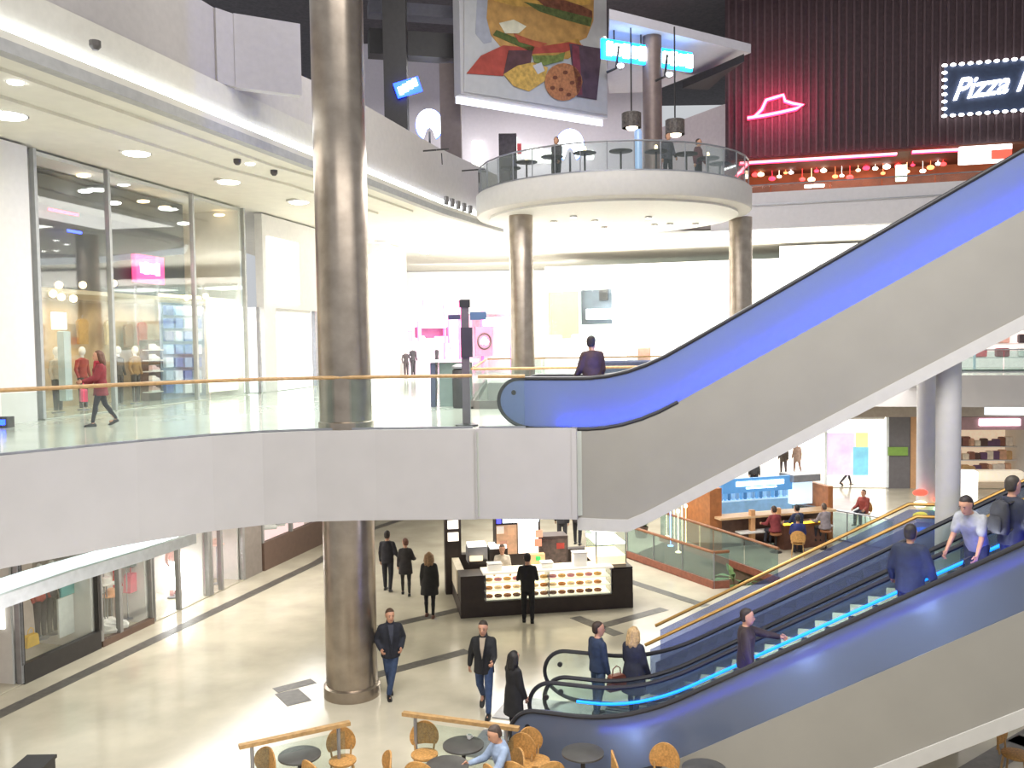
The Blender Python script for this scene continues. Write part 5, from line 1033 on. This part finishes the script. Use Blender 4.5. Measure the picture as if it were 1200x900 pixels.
def fused(mb, vox, smooth=3):            # one continuous skin over overlapping limbs
    me = bpy.data.meshes.new('t'); me.from_pydata([tuple(v) for v in mb.v], [], mb.f); me.update()
    bm = bmesh.new(); bm.from_mesh(me); bmesh.ops.recalc_face_normals(bm, faces=bm.faces[:]); bm.to_mesh(me); bm.free()
    o = bpy.data.objects.new('t', me); TMP.objects.link(o)
    r = o.modifiers.new('r', 'REMESH'); r.mode = 'VOXEL'; r.voxel_size = vox
    q = o.modifiers.new('s', 'SMOOTH'); q.iterations = smooth; q.factor = .5
    dg = bpy.context.evaluated_depsgraph_get(); dg.update()
    out = bpy.data.meshes.new_from_object(o.evaluated_get(dg)); bpy.data.objects.remove(o); bpy.data.meshes.remove(me)
    for p in out.polygons: p.use_smooth = True
    return out
TMP = C
def meshpart(name, me, m, par): me.name = name; me.materials.clear(); me.materials.append(m); o = bpy.data.objects.new(name, me); C.objects.link(o); o.parent = par; return o
def ik(a, t, l1, l2, hint):
    a, t, hint = Vector(a), Vector(t), Vector(hint); d = t-a; L = min(d.length, (l1+l2)*.995); dn = d.normalized(); x = (l1*l1-l2*l2+L*L)/(2*L); h = math.sqrt(max(0, l1*l1-x*x))
    hp = (hint-dn*hint.dot(dn)).normalized(); return a+dn*x+hp*h, a+dn*L
def person(label, loc, rz, H=1.75, legs=((.25, .1), (-.25, .35)), arms=((.2, .12, .3), (-.2, .12, .3)), lean=0.0, turn=0.0, nod=0.0, hair=('#3a2a20', 'short'), jacket=('#222229', .80, .022), trousers='#2a3040', shoes='#1c1a1a', collar=None, hands=(None, None), bag=None, flare=1.0, sleeves=True, skirt=False, female=False, sit=None, detail=True, skinm=None, scarf=None, front=None, name='person'):
    """local frame: faces -y, its left side is +x"""
    t = thing(name, label, 'person', loc, rz); k = H/1.75; sk = skinm or skin
    hipz = .93
    def leg(side, a, b):
        hp = Vector((side*.09, 0, hipz)); kn = hp+Vector((side*.012, -math.sin(a)*.43, -math.cos(a)*.43)); an = kn+Vector((0, -math.sin(a-b)*.42, -math.cos(a-b)*.42)); return hp, kn, an, a-b
    LG = [leg(1, *legs[0]), leg(-1, *legs[1])]
    if len(legs) > 2:                    # legs crossed sideways
        for L_ in (0, 1):
            hp, kn, an, q_ = LG[L_]; kn.x += legs[2][L_]*.5; an.x += legs[2][L_]
    low = min(x[2].z for x in LG)-.085
    dz = -low if sit is None else sit-hipz+.09
    cl, sl_ = math.cos(lean), math.sin(lean)
    def T(p):                            # torso points lean forward about the hips
        x, y, z = p; z -= hipz; return Vector((x, y*cl-z*sl_, z*cl+y*sl_+hipz+dz))
    for g_ in LG:
        for p in g_[:3]: p.z += dz
    sw = .145 if female else .17
    def arm(side, spec, target):
        s_ = T((side*sw, .012, 1.385)); p_, q_, r_ = spec
        if target is not None: e_, w_ = ik(s_, Vector(target)/1.0, .29, .26, (side*.4, .8, -.6)); return s_, e_, w_
        d1 = Vector((side*math.sin(q_), -math.sin(p_)*math.cos(q_), -math.cos(p_)*math.cos(q_))); e_ = s_+d1*.29
        d2 = Vector((side*math.sin(q_)*.5, -math.sin(p_+r_), -math.cos(p_+r_))).normalized(); return s_, e_, e_+d2*.26
    AR = [arm(1, arms[0], hands[0]), arm(-1, arms[1], hands[1])]
    # head frame
    hc = T((0, -.02-nod*.06, 1.625)); RH = Matrix.Rotation(turn, 3, 'Z') @ Matrix.Rotation(nod+lean*.4, 3, 'X')
    RH = RH.to_3x3() @ Matrix.Diagonal((1.09, 1.09, 1.09))
    def Hd(x, y, z): return hc+RH @ Vector((x, y, z))
    S_ = lambda mb: [setattr(mb, 'v', [tuple(Vector(v)*k for _ in (0,))[0][:] if False else tuple(Vector(v)*k) for v in mb.v])]
    def rings_T(rs, n=16):
        mb = MB(); vs = []
        for (z, rx, ry, y) in rs:
            for i in range(n): vs.append(T((rx*math.cos(2*PI*i/n), y+ry*math.sin(2*PI*i/n), z)))
        m = len(rs); fs = [(i*n+j, i*n+(j+1) % n, (i+1)*n+(j+1) % n, (i+1)*n+j) for i in range(m-1) for j in range(n)]+[tuple(range(n))[::-1], tuple(range((m-1)*n, m*n))]
        mb.add(vs, fs); return mb
    hipw = .172 if female else .162; wa = .125 if female else .148; ch = .158 if female else .178
    b = rings_T([(.84, .11, .08, .01), (.90, hipw, .105, .01), (.98, hipw*.97, .108, .01), (1.10, wa, .092, 0), (1.22, ch*.92, .105, -.005), (1.33, ch-.01, .112, -.005), (1.41, .11, .08, .01), (1.475, .056, .056, .01)])
    cone(b, T((0, .01, 1.44)), hc+RH @ Vector((0, .02, -.07)), .058, .052)
    # head: skull, jaw, nose, ears
    vs0 = len(b.v); hd = MB()
    ring_loft(hd, [(0, -.035, -.125, .022, .02), (0, -.03, -.115, .045, .045), (0, -.018, -.075, .062, .075), (0, -.005, -.02, .072, .092), (0, .0, .03, .077, .100), (0, .006, .075, .070, .092), (0, .01, .105, .048, .064), (0, .012, .122, .015, .02)], 16)
    b.add([hc+RH @ Vector(v) for v in hd.v], hd.f)
    cone(b, Hd(0, -.088, .012), Hd(0, -.112, -.028), .010, .016)
    for sx in (-1, 1): cone(b, Hd(sx*.074, .012, .02), Hd(sx*.074, .012, -.02), .016, .012)
    for (hp, kn, an, fa) in LG:
        cone(b, hp, kn, .085, .055); cone(b, kn, an, .055, .037); cone(b, kn+(an-kn)*.3+Vector((0, .012, 0)), kn+(an-kn)*.5, .052, .045); cone(b, an+Vector((0, .02, -.04)), an+Vector((0, -.13, -.055)), .036, .03)
    for i, (s_, e_, w_) in enumerate(AR):
        cone(b, T((0, .01, 1.40)), s_, .07, .05); cone(b, s_, e_, .050, .042); cone(b, e_, w_, .042, .028)
        d = (w_-e_).normalized(); cone(b, w_, w_+d*.075, .026, .030)
    S_(b); body = fused(b, .0185*k)
    # fingers: five separate bent chains rooted in the palm, joined into the same body mesh
    fb = MB()
    for i, (s_, e_, w_) in enumerate(AR):
        side = 1 if i == 0 else -1; d = (w_-e_).normalized(); pn = Vector((-side, 0, 0)); pn = (pn-d*pn.dot(d)).normalized(); sd = d.cross(pn)
        if sd.y > 0: sd = -sd            # toward the thumb, forward
        pe = w_+d*.085
        for j, (off, L) in enumerate(((.026, .072), (.009, .08), (-.009, .074), (-.025, .058))):
            a = pe+sd*off-d*.015; m1 = a+d*L*.55+pn*L*.10; m2 = m1+(d*.6+pn*.8).normalized()*L*.32; m3 = m2+(d*.1+pn).normalized()*L*.25
            cone(fb, a, m1, .0095, .009, 6); cone(fb, m1, m2, .009, .008, 6); cone(fb, m2, m3, .008, .0068, 6)
        a = w_+d*.03+sd*.022; m1 = a+(d*.6+sd*.7+pn*.2).normalized()*.045; m2 = m1+(d*.85+pn*.4).normalized()*.035; cone(fb, a, m1, .012, .0105, 6); cone(fb, m1, m2, .0105, .008, 6)
    S_(fb); bm = bmesh.new(); bm.from_mesh(body); n0 = len(bm.verts); vv = [bm.verts.new(v) for v in fb.v]
    for f in fb.f:
        try: bm.faces.new([vv[q] for q in f]).smooth = True
        except ValueError: pass
    bm.to_mesh(body); bm.free(); body_o = meshpart('body', body, sk, t)
    # trousers, shoes
    tm = mat('cloth_'+trousers[1:], trousers, .85, var=.18, scale=14)
    b = MB()
    for (hp, kn, an, fa) in LG:
        thin = .85 if (female or skirt) else 1.08
        cone(b, hp, kn, .098, .066*thin+.006); cone(b, kn, an+Vector((0, 0, .02)), .064*thin+.004, .052*thin); cone(b, kn+(an-kn)*.3+Vector((0, .012, 0)), kn+(an-kn)*.5, .060, .054)
    q = rings_T([(.86, .12, .09, .01), (.90, hipw+.012, .118, .01), (.98, hipw+.008, .12, .01), (1.04, wa+.02, .108, .005)]); b.add(q.v, q.f)
    S_(b); meshpart('trousers', fused(b, .0185*k), tm, t)
    shm = mat('leather_'+shoes[1:], shoes, .5, var=.1)
    for (hp, kn, an, fa) in LG:
        b = MB(); fwd = Vector((0, -1, 0)); pitch = max(-.2, min(.9, -fa*.8)) if an.z-.085 > .02+dz*0 else 0.0
        R_ = Matrix.Rotation(pitch, 3, 'X'); h0 = an+Vector((0, 0, -.085))
        prof = [(.075, .0, .034, .05), (.04, .0, .044, .09), (-.03, .0, .044, .085), (-.10, 0, .05, .06), (-.16, 0, .044, .045), (-.195, 0, .025, .03)]
        vs = []
        for (y, z, hw, hh) in prof:
            for (xx, zz) in ((-hw, 0), (hw, 0), (hw*.95, hh*.6), (hw*.4, hh), (-hw*.4, hh), (-hw*.95, hh*.6)): vs.append(h0+R_ @ Vector((xx, y, zz)))
        fs = [(i*6+j, i*6+(j+1) % 6, (i+1)*6+(j+1) % 6, (i+1)*6+j) for i in range(5) for j in range(6)]+[tuple(range(6))[::-1], tuple(range(30, 36))]
        b.add(vs, fs); S_(b); b.build('shoe', shm, t, True)
    # jacket: torso shell, sleeves, collar
    jc, jl, inf = jacket; inf *= .62; jm = mat('jacket_'+jc[1:], jc, .8, var=.22, scale=9, bump=.25)
    z0 = max(.45, jl); b = MB(); rs = []
    for z, rx, ry, y in ((z0, hipw*1.04*flare, .125*flare, .012), (max(.86, z0+.08), hipw*1.03*(1+(flare-1)*.5), .123, .01), (.99, hipw+.002, .118, .01), (1.11, wa+.018, .108, .002), (1.22, ch, .12, -.004), (1.33, ch-.004, .125, -.004), (1.40, .125, .10, .008), (1.47, .072, .075, .012)):
        if rs and z <= rs[-1][0]: continue
        rs.append((z, rx+inf, ry+inf, y))
    q = rings_T(rs); b.add(q.v, q.f)
    if sit is not None:
        for (hp, kn, an, fa) in LG: cone(b, hp, hp+(kn-hp)*.3, .105, .10)
    for (s_, e_, w_) in AR:
        d = (w_-e_).normalized(); wc = w_-d*.01 if sleeves else None
        cone(b, T((0, .01, 1.395)), s_, .066+inf, .046+inf)
        if sleeves: cone(b, s_, e_, .050+inf, .048+inf); cone(b, e_, wc, .050+inf*.8, .036+inf*.6)
        else: cone(b, s_, s_+(e_-s_)*.72, .062+inf, .056+inf)
    S_(b); meshpart('jacket' if sleeves else 'shirt', fused(b, .0195*k, 4), jm, t)
    if collar:
        b = rings_T([(1.43, .095, .09, .0), (1.50, .078, .076, .0), (1.535, .072, .072, .004)]); S_(b); b.build('collar', mat('cloth_'+collar[1:], collar, .85, var=.1), t, True)
    if front:                            # open jacket: shirt showing in a V, jacket edges either side
        yy = lambda z: -(.135+inf) if z < 1.3 else -(.135+inf)+(z-1.3)*.28
        vs = [T((0, yy(1.08)-.012, 1.08)), T((.035, yy(1.28)-.012, 1.28)), T((.055, yy(1.46), 1.46)), T((-.055, yy(1.46), 1.46)), T((-.035, yy(1.28)-.012, 1.28))]
        b = MB(); b.add(vs+[p+Vector((0, .05, 0)) for p in vs], [(0, 1, 2, 3, 4), (9, 8, 7, 6, 5)]+[(i, 5+i, 5+(i+1) % 5, (i+1) % 5) for i in range(5)]); S_(b); b.build('shirt_front', mat('cloth_'+front[1:], front, .85, var=.1), t)
        for sx in (-1, 1):
            b = MB(); b.tube([T((sx*.012, yy(.86)-.006, .86)), T((sx*.012, yy(1.08)-.016, 1.08)), T((sx*.047, yy(1.28)-.014, 1.28)), T((sx*.07, yy(1.46)-.004, 1.46))], .014, 6); S_(b); b.build('lapel', jm, t, True)
    if scarf:
        b = MB(); ctr = T((0, 0, 1.49)); b.tube([ctr+Vector((.085*math.cos(2*PI*i/16), .085*math.sin(2*PI*i/16), .0)) for i in range(16)], .035, 8, True); cone(b, ctr+Vector((.03, -.09, 0)), ctr+Vector((.05, -.13, -.3)), .035, .03); S_(b); b.build('scarf', mat('cloth_'+scarf[1:], scarf, .9, var=.2, scale=12), t, True)
    # hair
    hcx, style = hair; hm = mat('hair_'+hcx[1:], hcx, .6, var=.3, scale=25)
    b = MB(); hd = MB()
    ring_loft(hd, [(0, .052, -.075, .058, .046), (0, .045, -.03, .077, .066), (0, .038, .03, .083, .076), (0, .022, .065, .080, .093), (0, .014, .105, .061, .080), (0, .012, .132, .02, .03)], 16)
    b.add([hc+RH @ Vector(v) for v in hd.v], hd.f)
    if style == 'long':
        for x_, y_, l_ in ((0, .085, .38), (.055, .06, .36), (-.055, .06, .36), (.075, .01, .24), (-.075, .01, .24)):
            a_ = Hd(x_, y_, .04); cone(b, a_, a_+Vector((x_*.25, .03, -l_*.6)), .045, .05); cone(b, a_+Vector((x_*.25, .03, -l_*.6)), a_+Vector((x_*.2, .025, -l_)), .05, .018)
    if style == 'bun': b.ball(Hd(0, .11, .08), .05)
    if style == 'hood':
        b = MB(); hd = MB(); ring_loft(hd, [(0, .05, -.16, .10, .085), (0, .04, -.08, .10, .09), (0, .03, .02, .10, .105), (0, .02, .09, .085, .10), (0, .02, .145, .03, .04)], 16); b.add([hc+RH @ Vector(v) for v in hd.v], hd.f)
    S_(b); meshpart('hood' if style == 'hood' else 'hair', fused(b, .017*k, 2), hm, t)
    # face
    for nm, m_, items in (('eye', mat('eye_dark', '#2a2220', .3), ((.031, -.094, .012, .010, .006, .006), (-.031, -.094, .012, .010, .006, .006))), ('eyebrow', hm, ((.03, -.095, .034, .018, .006, .004), (-.03, -.095, .034, .018, .006, .004))), ('mouth', mat('lips', '#9a5a50', .5), ((0, -.092, -.062, .024, .007, .006),))):
        for (x, y, z, a, b_, c_) in items:
            g = MB(); g.ball((0, 0, 0), (a, b_, c_), 8, 6); g.v = [tuple((Hd(x, y, z)+RH @ Vector(v))*k) for v in g.v]; g.build(nm, m_, t, True)
    t['_hidden'] = 0; del t['_hidden']
    t_pts = dict(hand=[a[2]*k for a in AR], shoulder=[a[0]*k for a in AR], hip=Vector((0, 0, (hipz+dz)*k)), back=T((0, .2, 1.2))*k)
    return t, t_pts
def backpack(P, col, label):
    t, pt = P; R_ = Matrix.Rotation(t.rotation_euler.z, 3, 'Z'); w_ = Vector(t.location)+R_ @ (pt['back']+Vector((0, .02, .0)))
    b = thing('backpack', label, 'backpack', w_, t.rotation_euler.z); m = mat('pack_cloth_'+col[1:], col, .8, var=.2, scale=10, bump=.2)
    g = MB(); ring_loft(g, [(0, 0, -.24, .13, .08), (0, 0, -.2, .155, .10), (0, 0, .1, .15, .10), (0, -.01, .2, .12, .075), (0, -.02, .24, .04, .03)], 16); g.build('bag_body', m, b, True)
    g = MB(); ring_loft(g, [(0, .09, -.2, .10, .04), (0, .10, -.15, .115, .05), (0, .10, -.02, .11, .045), (0, .09, .02, .08, .03)], 14); g.build('front_pocket', m, b, True)
    for sx in (-1, 1): g = MB(); g.tube([(sx*.09, -.07, .2), (sx*.12, -.22, .26), (sx*.13, -.33, .12), (sx*.12, -.2, -.12), (sx*.11, -.06, -.2)], .018, 6); g.build('strap', black, b)
    return b
def facing(x, y): return math.atan2(x, -y)       # rz so that local -y looks along (x, y)
AWAY = facing(0, 1); TOW = facing(0, -1)
def gp(x, y, z=0): q = G(x, y, z); return (q.x, q.y, z)
person('man in dark jacket walking away, left of the linked pair on the hall floor', gp(455, 692), facing(.1, 1), 1.74, ((.12, .05), (-.12, .2)), ((.1, .15, .2), (-.05, .3, .9)), jacket=('#26242a', .82, .03), trousers='#2a2a30', hair=('#2a211d', 'short'))
person('woman with reddish hair in dark coat, arm linked with the man in dark jacket', gp(476, 697), facing(-.1, 1), 1.62, ((.2, .1), (-.15, .3)), ((.1, .2, .4), (.2, .35, 1.1)), jacket=('#2e2a2b', .66, .035), flare=1.12, trousers='#2b2927', hair=('#6a4436', 'short'), female=True, turn=.5)
person('woman with long light hair and puffy black coat walking alone away from us', gp(504, 723), facing(.05, 1), 1.70, ((.1, .05), (-.1, .15)), ((.05, .16, .2), (-.05, .16, .2)), jacket=('#252320', .62, .055), flare=1.22, trousers='#211f20', hair=('#8a6a48', 'long'), shoes='#6a4a40', female=True)
person('man in navy jacket and jeans leaning beside the big steel column, legs crossed', gp(459, 816), facing(.25, -1), 1.80, ((.14, .05), (-.10, .30), (-.16, .10)), ((-.1, .42, .75), (-.1, .42, .75)), jacket=('#20222c', .80, .045), trousers='#33425e', hair=('#4a3526', 'short'), collar='#2a2c38', front='#3a3c48', hands=((.20, -.09, .99), (-.20, -.09, .99)), turn=.1, nod=.1)
person('man in open black jacket and blue jeans walking towards the cafe', gp(568, 836), facing(-.15, -1), 1.82, ((.22, .05), (-.28, .45)), ((.35, .12, 1.15), (-.35, .30, .25)), jacket=('#1f1f22', .78, .035), trousers='#3a4c6e', hair=('#332922', 'short'), collar='#2a2a2c', front='#b0a08c', nod=.15, flare=1.05)
person('woman with long black hair and long black coat at the foot of the escalators', gp(603, 866), facing(.75, .65), 1.60, ((.08, .05), (-.1, .2)), ((.4, .15, .5), (.1, .15, .3)), jacket=('#1d1b1c', .50, .045), flare=1.2, trousers='#1f1d1e', hair=('#1b1614', 'long'), female=True)
# far lower escalator riders
def es(s, t, k0, rs=None):
    z = .04+prof(s+4.0, 1.22, .577, .9); return W(s, t, z)
UPH = facing(ex, ey)
m1 = person('man in blue jacket standing at the foot of the far escalator', es(-3.75, 16.3, 0), facing(.85, .5), 1.80, ((.05, .05), (-.08, .15)), ((.05, .15, .2), (.05, .15, .2)), jacket=('#2b3850', .84, .03), trousers='#3f5068', hair=('#3a2b22', 'short'), turn=-.5)
person('woman with long blonde hair and dark coat at the foot of the far escalator', es(-3.05, 16.2, 0), facing(.6, .8), 1.74, ((.12, .05), (-.1, .2)), ((.25, .15, .5), (.1, .2, .4)), jacket=('#2c2e3c', .52, .05), flare=1.25, trousers='#2b3048', hair=('#c0a070', 'long'), female=True)
bp_ = W(-3.33, 15.98, .62); bb_ = handbag((bp_.x, bp_.y, .72), EA+.8, '#6e3d2c', 'brown shoulder bag hanging at the side of the blonde woman', None, .95)
# near lower escalator riders
p9 = person('rider in dark brown jacket with one arm stretched to the handrail', es(-.93, 14.62, 0), UPH, 1.70, ((.05, .05), (-.05, .1)), ((.3, .15, .4), (.1, .15, .2)), jacket=('#2f2324', .78, .04), trousers='#2b2a30', hair=('#2c2120', 'short'), hands=((.30, -.62, 1.22), None))
person('broad rider in navy padded jacket seen from behind', es(1.48, 14.60, 0), facing(.6, .8), 1.80, ((.05, .05), (-.05, .1)), ((.15, .3, .5), (.1, .32, .5)), jacket=('#252d42', .76, .065), trousers='#2c3244', hair=('#27211f', 'short'))
p11 = person('young man in grey t-shirt leaning forward over his bag on the escalator', es(2.42, 14.85, 0), facing(-.55, -.4), 1.80, ((.1, .1), (-.1, .15)), ((.35, .12, .3), (.35, .12, .3)), lean=.42, nod=.3, jacket=('#a4a6aa', .86, .02), sleeves=False, trousers='#454a52', hair=('#2a2120', 'short'))
p12 = person('rider in dark jacket with hood turned away beside the man in grey', es(2.82, 14.5, 0), facing(.9, .3), 1.82, ((.05, .05), (-.05, .1)), ((.1, .2, .5), (.1, .2, .5)), jacket=('#262a38', .80, .045), trousers='#2e3850', hair=('#3a332c', 'short'))
backpack(p12, '#33343a', 'dark grey backpack on the rider beside the man in grey')
q = es(2.3, 14.62, 0); handbag((q.x, q.y, q.z+.42), EA, '#22222a', 'black bag at the hands of the man in grey t-shirt', None, 1.0)
# kiosk people
person('customer dressed in black standing at the glowing pastry case', gp(619, 729), facing(0, 1), 1.76, ((.05, .03), (-.05, .1)), ((.3, .2, .9), (.3, .2, .9)), jacket=('#1e1b1b', .80, .03), trousers='#201e1f', hair=('#231c1a', 'short'), nod=.2)
q = kput(1.25, .95, 0); person('kiosk attendant in a pale shirt behind the counter', (q.x, q.y, 0), facing(0, -1), 1.66, ((0, .02), (0, .02)), ((.4, .15, .8), (.4, .15, .8)), jacket=('#cfc4b4', .84, .02), trousers='#4a4440', hair=('#5a463a', 'short'), nod=.2)
person('person in dark clothes standing beyond the kiosk, the left of two', gp(659, 640), facing(0, 1), 1.74, ((.05, .03), (-.05, .08)), jacket=('#2b2a2e', .8, .03), trousers='#2c2b30')
person('person in dark clothes standing beyond the kiosk, the right of two', gp(677, 638), facing(.3, 1), 1.72, ((.1, .05), (-.1, .15)), jacket=('#353034', .8, .03), trousers='#222126')
# bridge people
w17 = person('woman in burgundy coat and dark trousers walking along the bridge', gp(119, 499, 5.4), facing(-.8, -.5), 1.70, ((.28, .1), (-.25, .3)), ((.5, .15, .8), (.3, .2, .6)), jacket=('#7a2a30', .72, .045), flare=1.15, trousers='#262428', hair=('#5a3a2a', 'long'), female=True, scarf='#a83a44')
R_ = Matrix.Rotation(w17[0].rotation_euler.z, 3, 'Z'); q = Vector(w17[0].location)+R_ @ (w17[1]['hand'][0]); handbag((q.x, q.y, q.z-.44), w17[0].rotation_euler.z, '#c8405c', 'crimson bag in the hand of the woman in burgundy', None, .9)
p18q = W(s_up+.15, 17.6, 5.45); person('rider in brown coat at the foot of the upper escalator', p18q, facing(-.35, 1), 1.78, ((.05, .03), (-.05, .08)), ((.25, .2, .6), (.1, .2, .4)), jacket=('#4a3634', .72, .05), trousers='#2f2a2c', hair=('#2f2622', 'short'), turn=-.7)
# far ground floor
person('walker in dark coat passing the dazzling shop opening', gp(993, 569), facing(.9, .2), 1.74, ((.35, .1), (-.35, .4)), ((.3, .12, .3), (-.3, .12, .3)), jacket=('#3a3238', .7, .04), trousers='#33303a', flare=1.1, female=True)
person('guard in dark trousers and hi-vis yellow vest by the dark pillar', gp(884, 578), facing(-.2, -1), 1.78, ((.05, .03), (-.05, .1)), jacket=('#3a3a3c', .86, .03), trousers='#26262a', collar='#b8d83a')
person('shopper in yellow and black at the edge of the dazzling shop', gp(918, 556), facing(.2, 1), 1.72, ((.2, .1), (-.2, .3)), jacket=('#3f3630', .7, .04), trousers='#4a4248', collar='#e0c040')
person('shopper in pale coat beside the one in yellow and black', gp(934, 555), facing(-.1, 1), 1.70, ((.2, .1), (-.2, .3)), jacket=('#9a8478', .66, .04), trousers='#8a6a60', female=True)
# seated guests
def stool(x, y, z, label): g = thing('bar_stool', label, 'stool', (x, y, z)); a = MB(); a.lathe([(.17, .58), (.19, .6), (.19, .64), (.16, .66)], (0, 0, 0), 18); a.build('seat', brown, g, True); a = MB(); a.tube([(0, 0, .02), (0, 0, .58)], .03, 8); a.build('stem', black, g); a = MB(); a.lathe([(.2, 0), (.2, .02), (.04, .04)], (0, 0, 0), 18); a.build('foot', black, g); return g
for i, (u_, w_, jc, lb, hcx) in enumerate(((1.9, -1.0, '#7a3034', 'guest in dark red sitting at the bar, first from the brown end panel', '#3a2a24'), (2.75, -1.05, '#2c3450', 'guest in navy sitting at the bar beside the one in dark red', '#241f1e'), (3.7, -1.2, '#8a8084', 'guest in grey sitting at the bar before the lit cabinet', '#5a4a40'))):
    q = BP(u_, w_); stool(q.x, q.y, 0, 'round bar stool under the '+lb.split(' sitting')[0]); person(lb, (q.x, q.y, 0), facing(BP.n.x, BP.n.y), 1.7, ((1.45, 1.3), (1.4, 1.2)), ((.5, .2, .9), (.5, .2, .9)), lean=.15, jacket=(jc, .86, .035), trousers='#33323c', hair=(hcx, 'short'), sit=.68)
for (x, y), z, rz_, jc, lb, hcx in (((935, 652), .46, facing(.3, 1), '#27306a', 'guest in bright navy seated by the yellow lit counter', '#2a2422'), ((1012, 616), .46, facing(-.5, -.4), '#8a3c34', 'guest in rusty red seated behind the stair rail', '#3c2c26')):
    q = G(x, y, 0); cafe_chair((q.x, q.y, 0), rz_, 'cafe chair under the '+lb.split(' seated')[0]); person(lb, (q.x, q.y, 0), rz_, 1.7, ((1.5, 1.5), (1.5, 1.4)), ((.4, .15, .8), (.4, .15, .8)), jacket=(jc, .86, .04), trousers='#2c2c38', hair=(hcx, 'short'), sit=.50)
q = G(592, 912, .5); cafe_chair((q.x, q.y, 0), facing(-.8, -.4), 'cafe chair the guest in pale blue sits on'); person('guest in pale blue shirt sitting at the cafe table, seen from above', (q.x, q.y, 0), facing(-.8, -.4), 1.7, ((1.5, 1.5), (1.5, 1.4)), ((.6, .2, .8), (.6, .2, .8)), lean=.2, nod=.3, jacket=('#8f9fb8', .86, .03), trousers='#3a4254', hair=('#4a3c34', 'short'), sit=.50)
for i, (a, jc, lb) in enumerate(((232, '#3a3238', 'guest in dark clothes at the rail of the round balcony, left of the lit logo'), (296, '#3c3a44', 'guest in dark clothes on the round balcony, right of the brown column'), (322, '#5a3038', 'guest in wine red at the right end of the round balcony'))):
    q = (DC.x+3.7*math.cos(rad(a)), DC.y+3.7*math.sin(rad(a))); person(lb, (q[0], q[1], 12.7), facing(math.cos(rad(a)), math.sin(rad(a))), 1.72, ((.05, .03), (-.05, .08)), jacket=(jc, .8, .03), trousers='#2a2830')
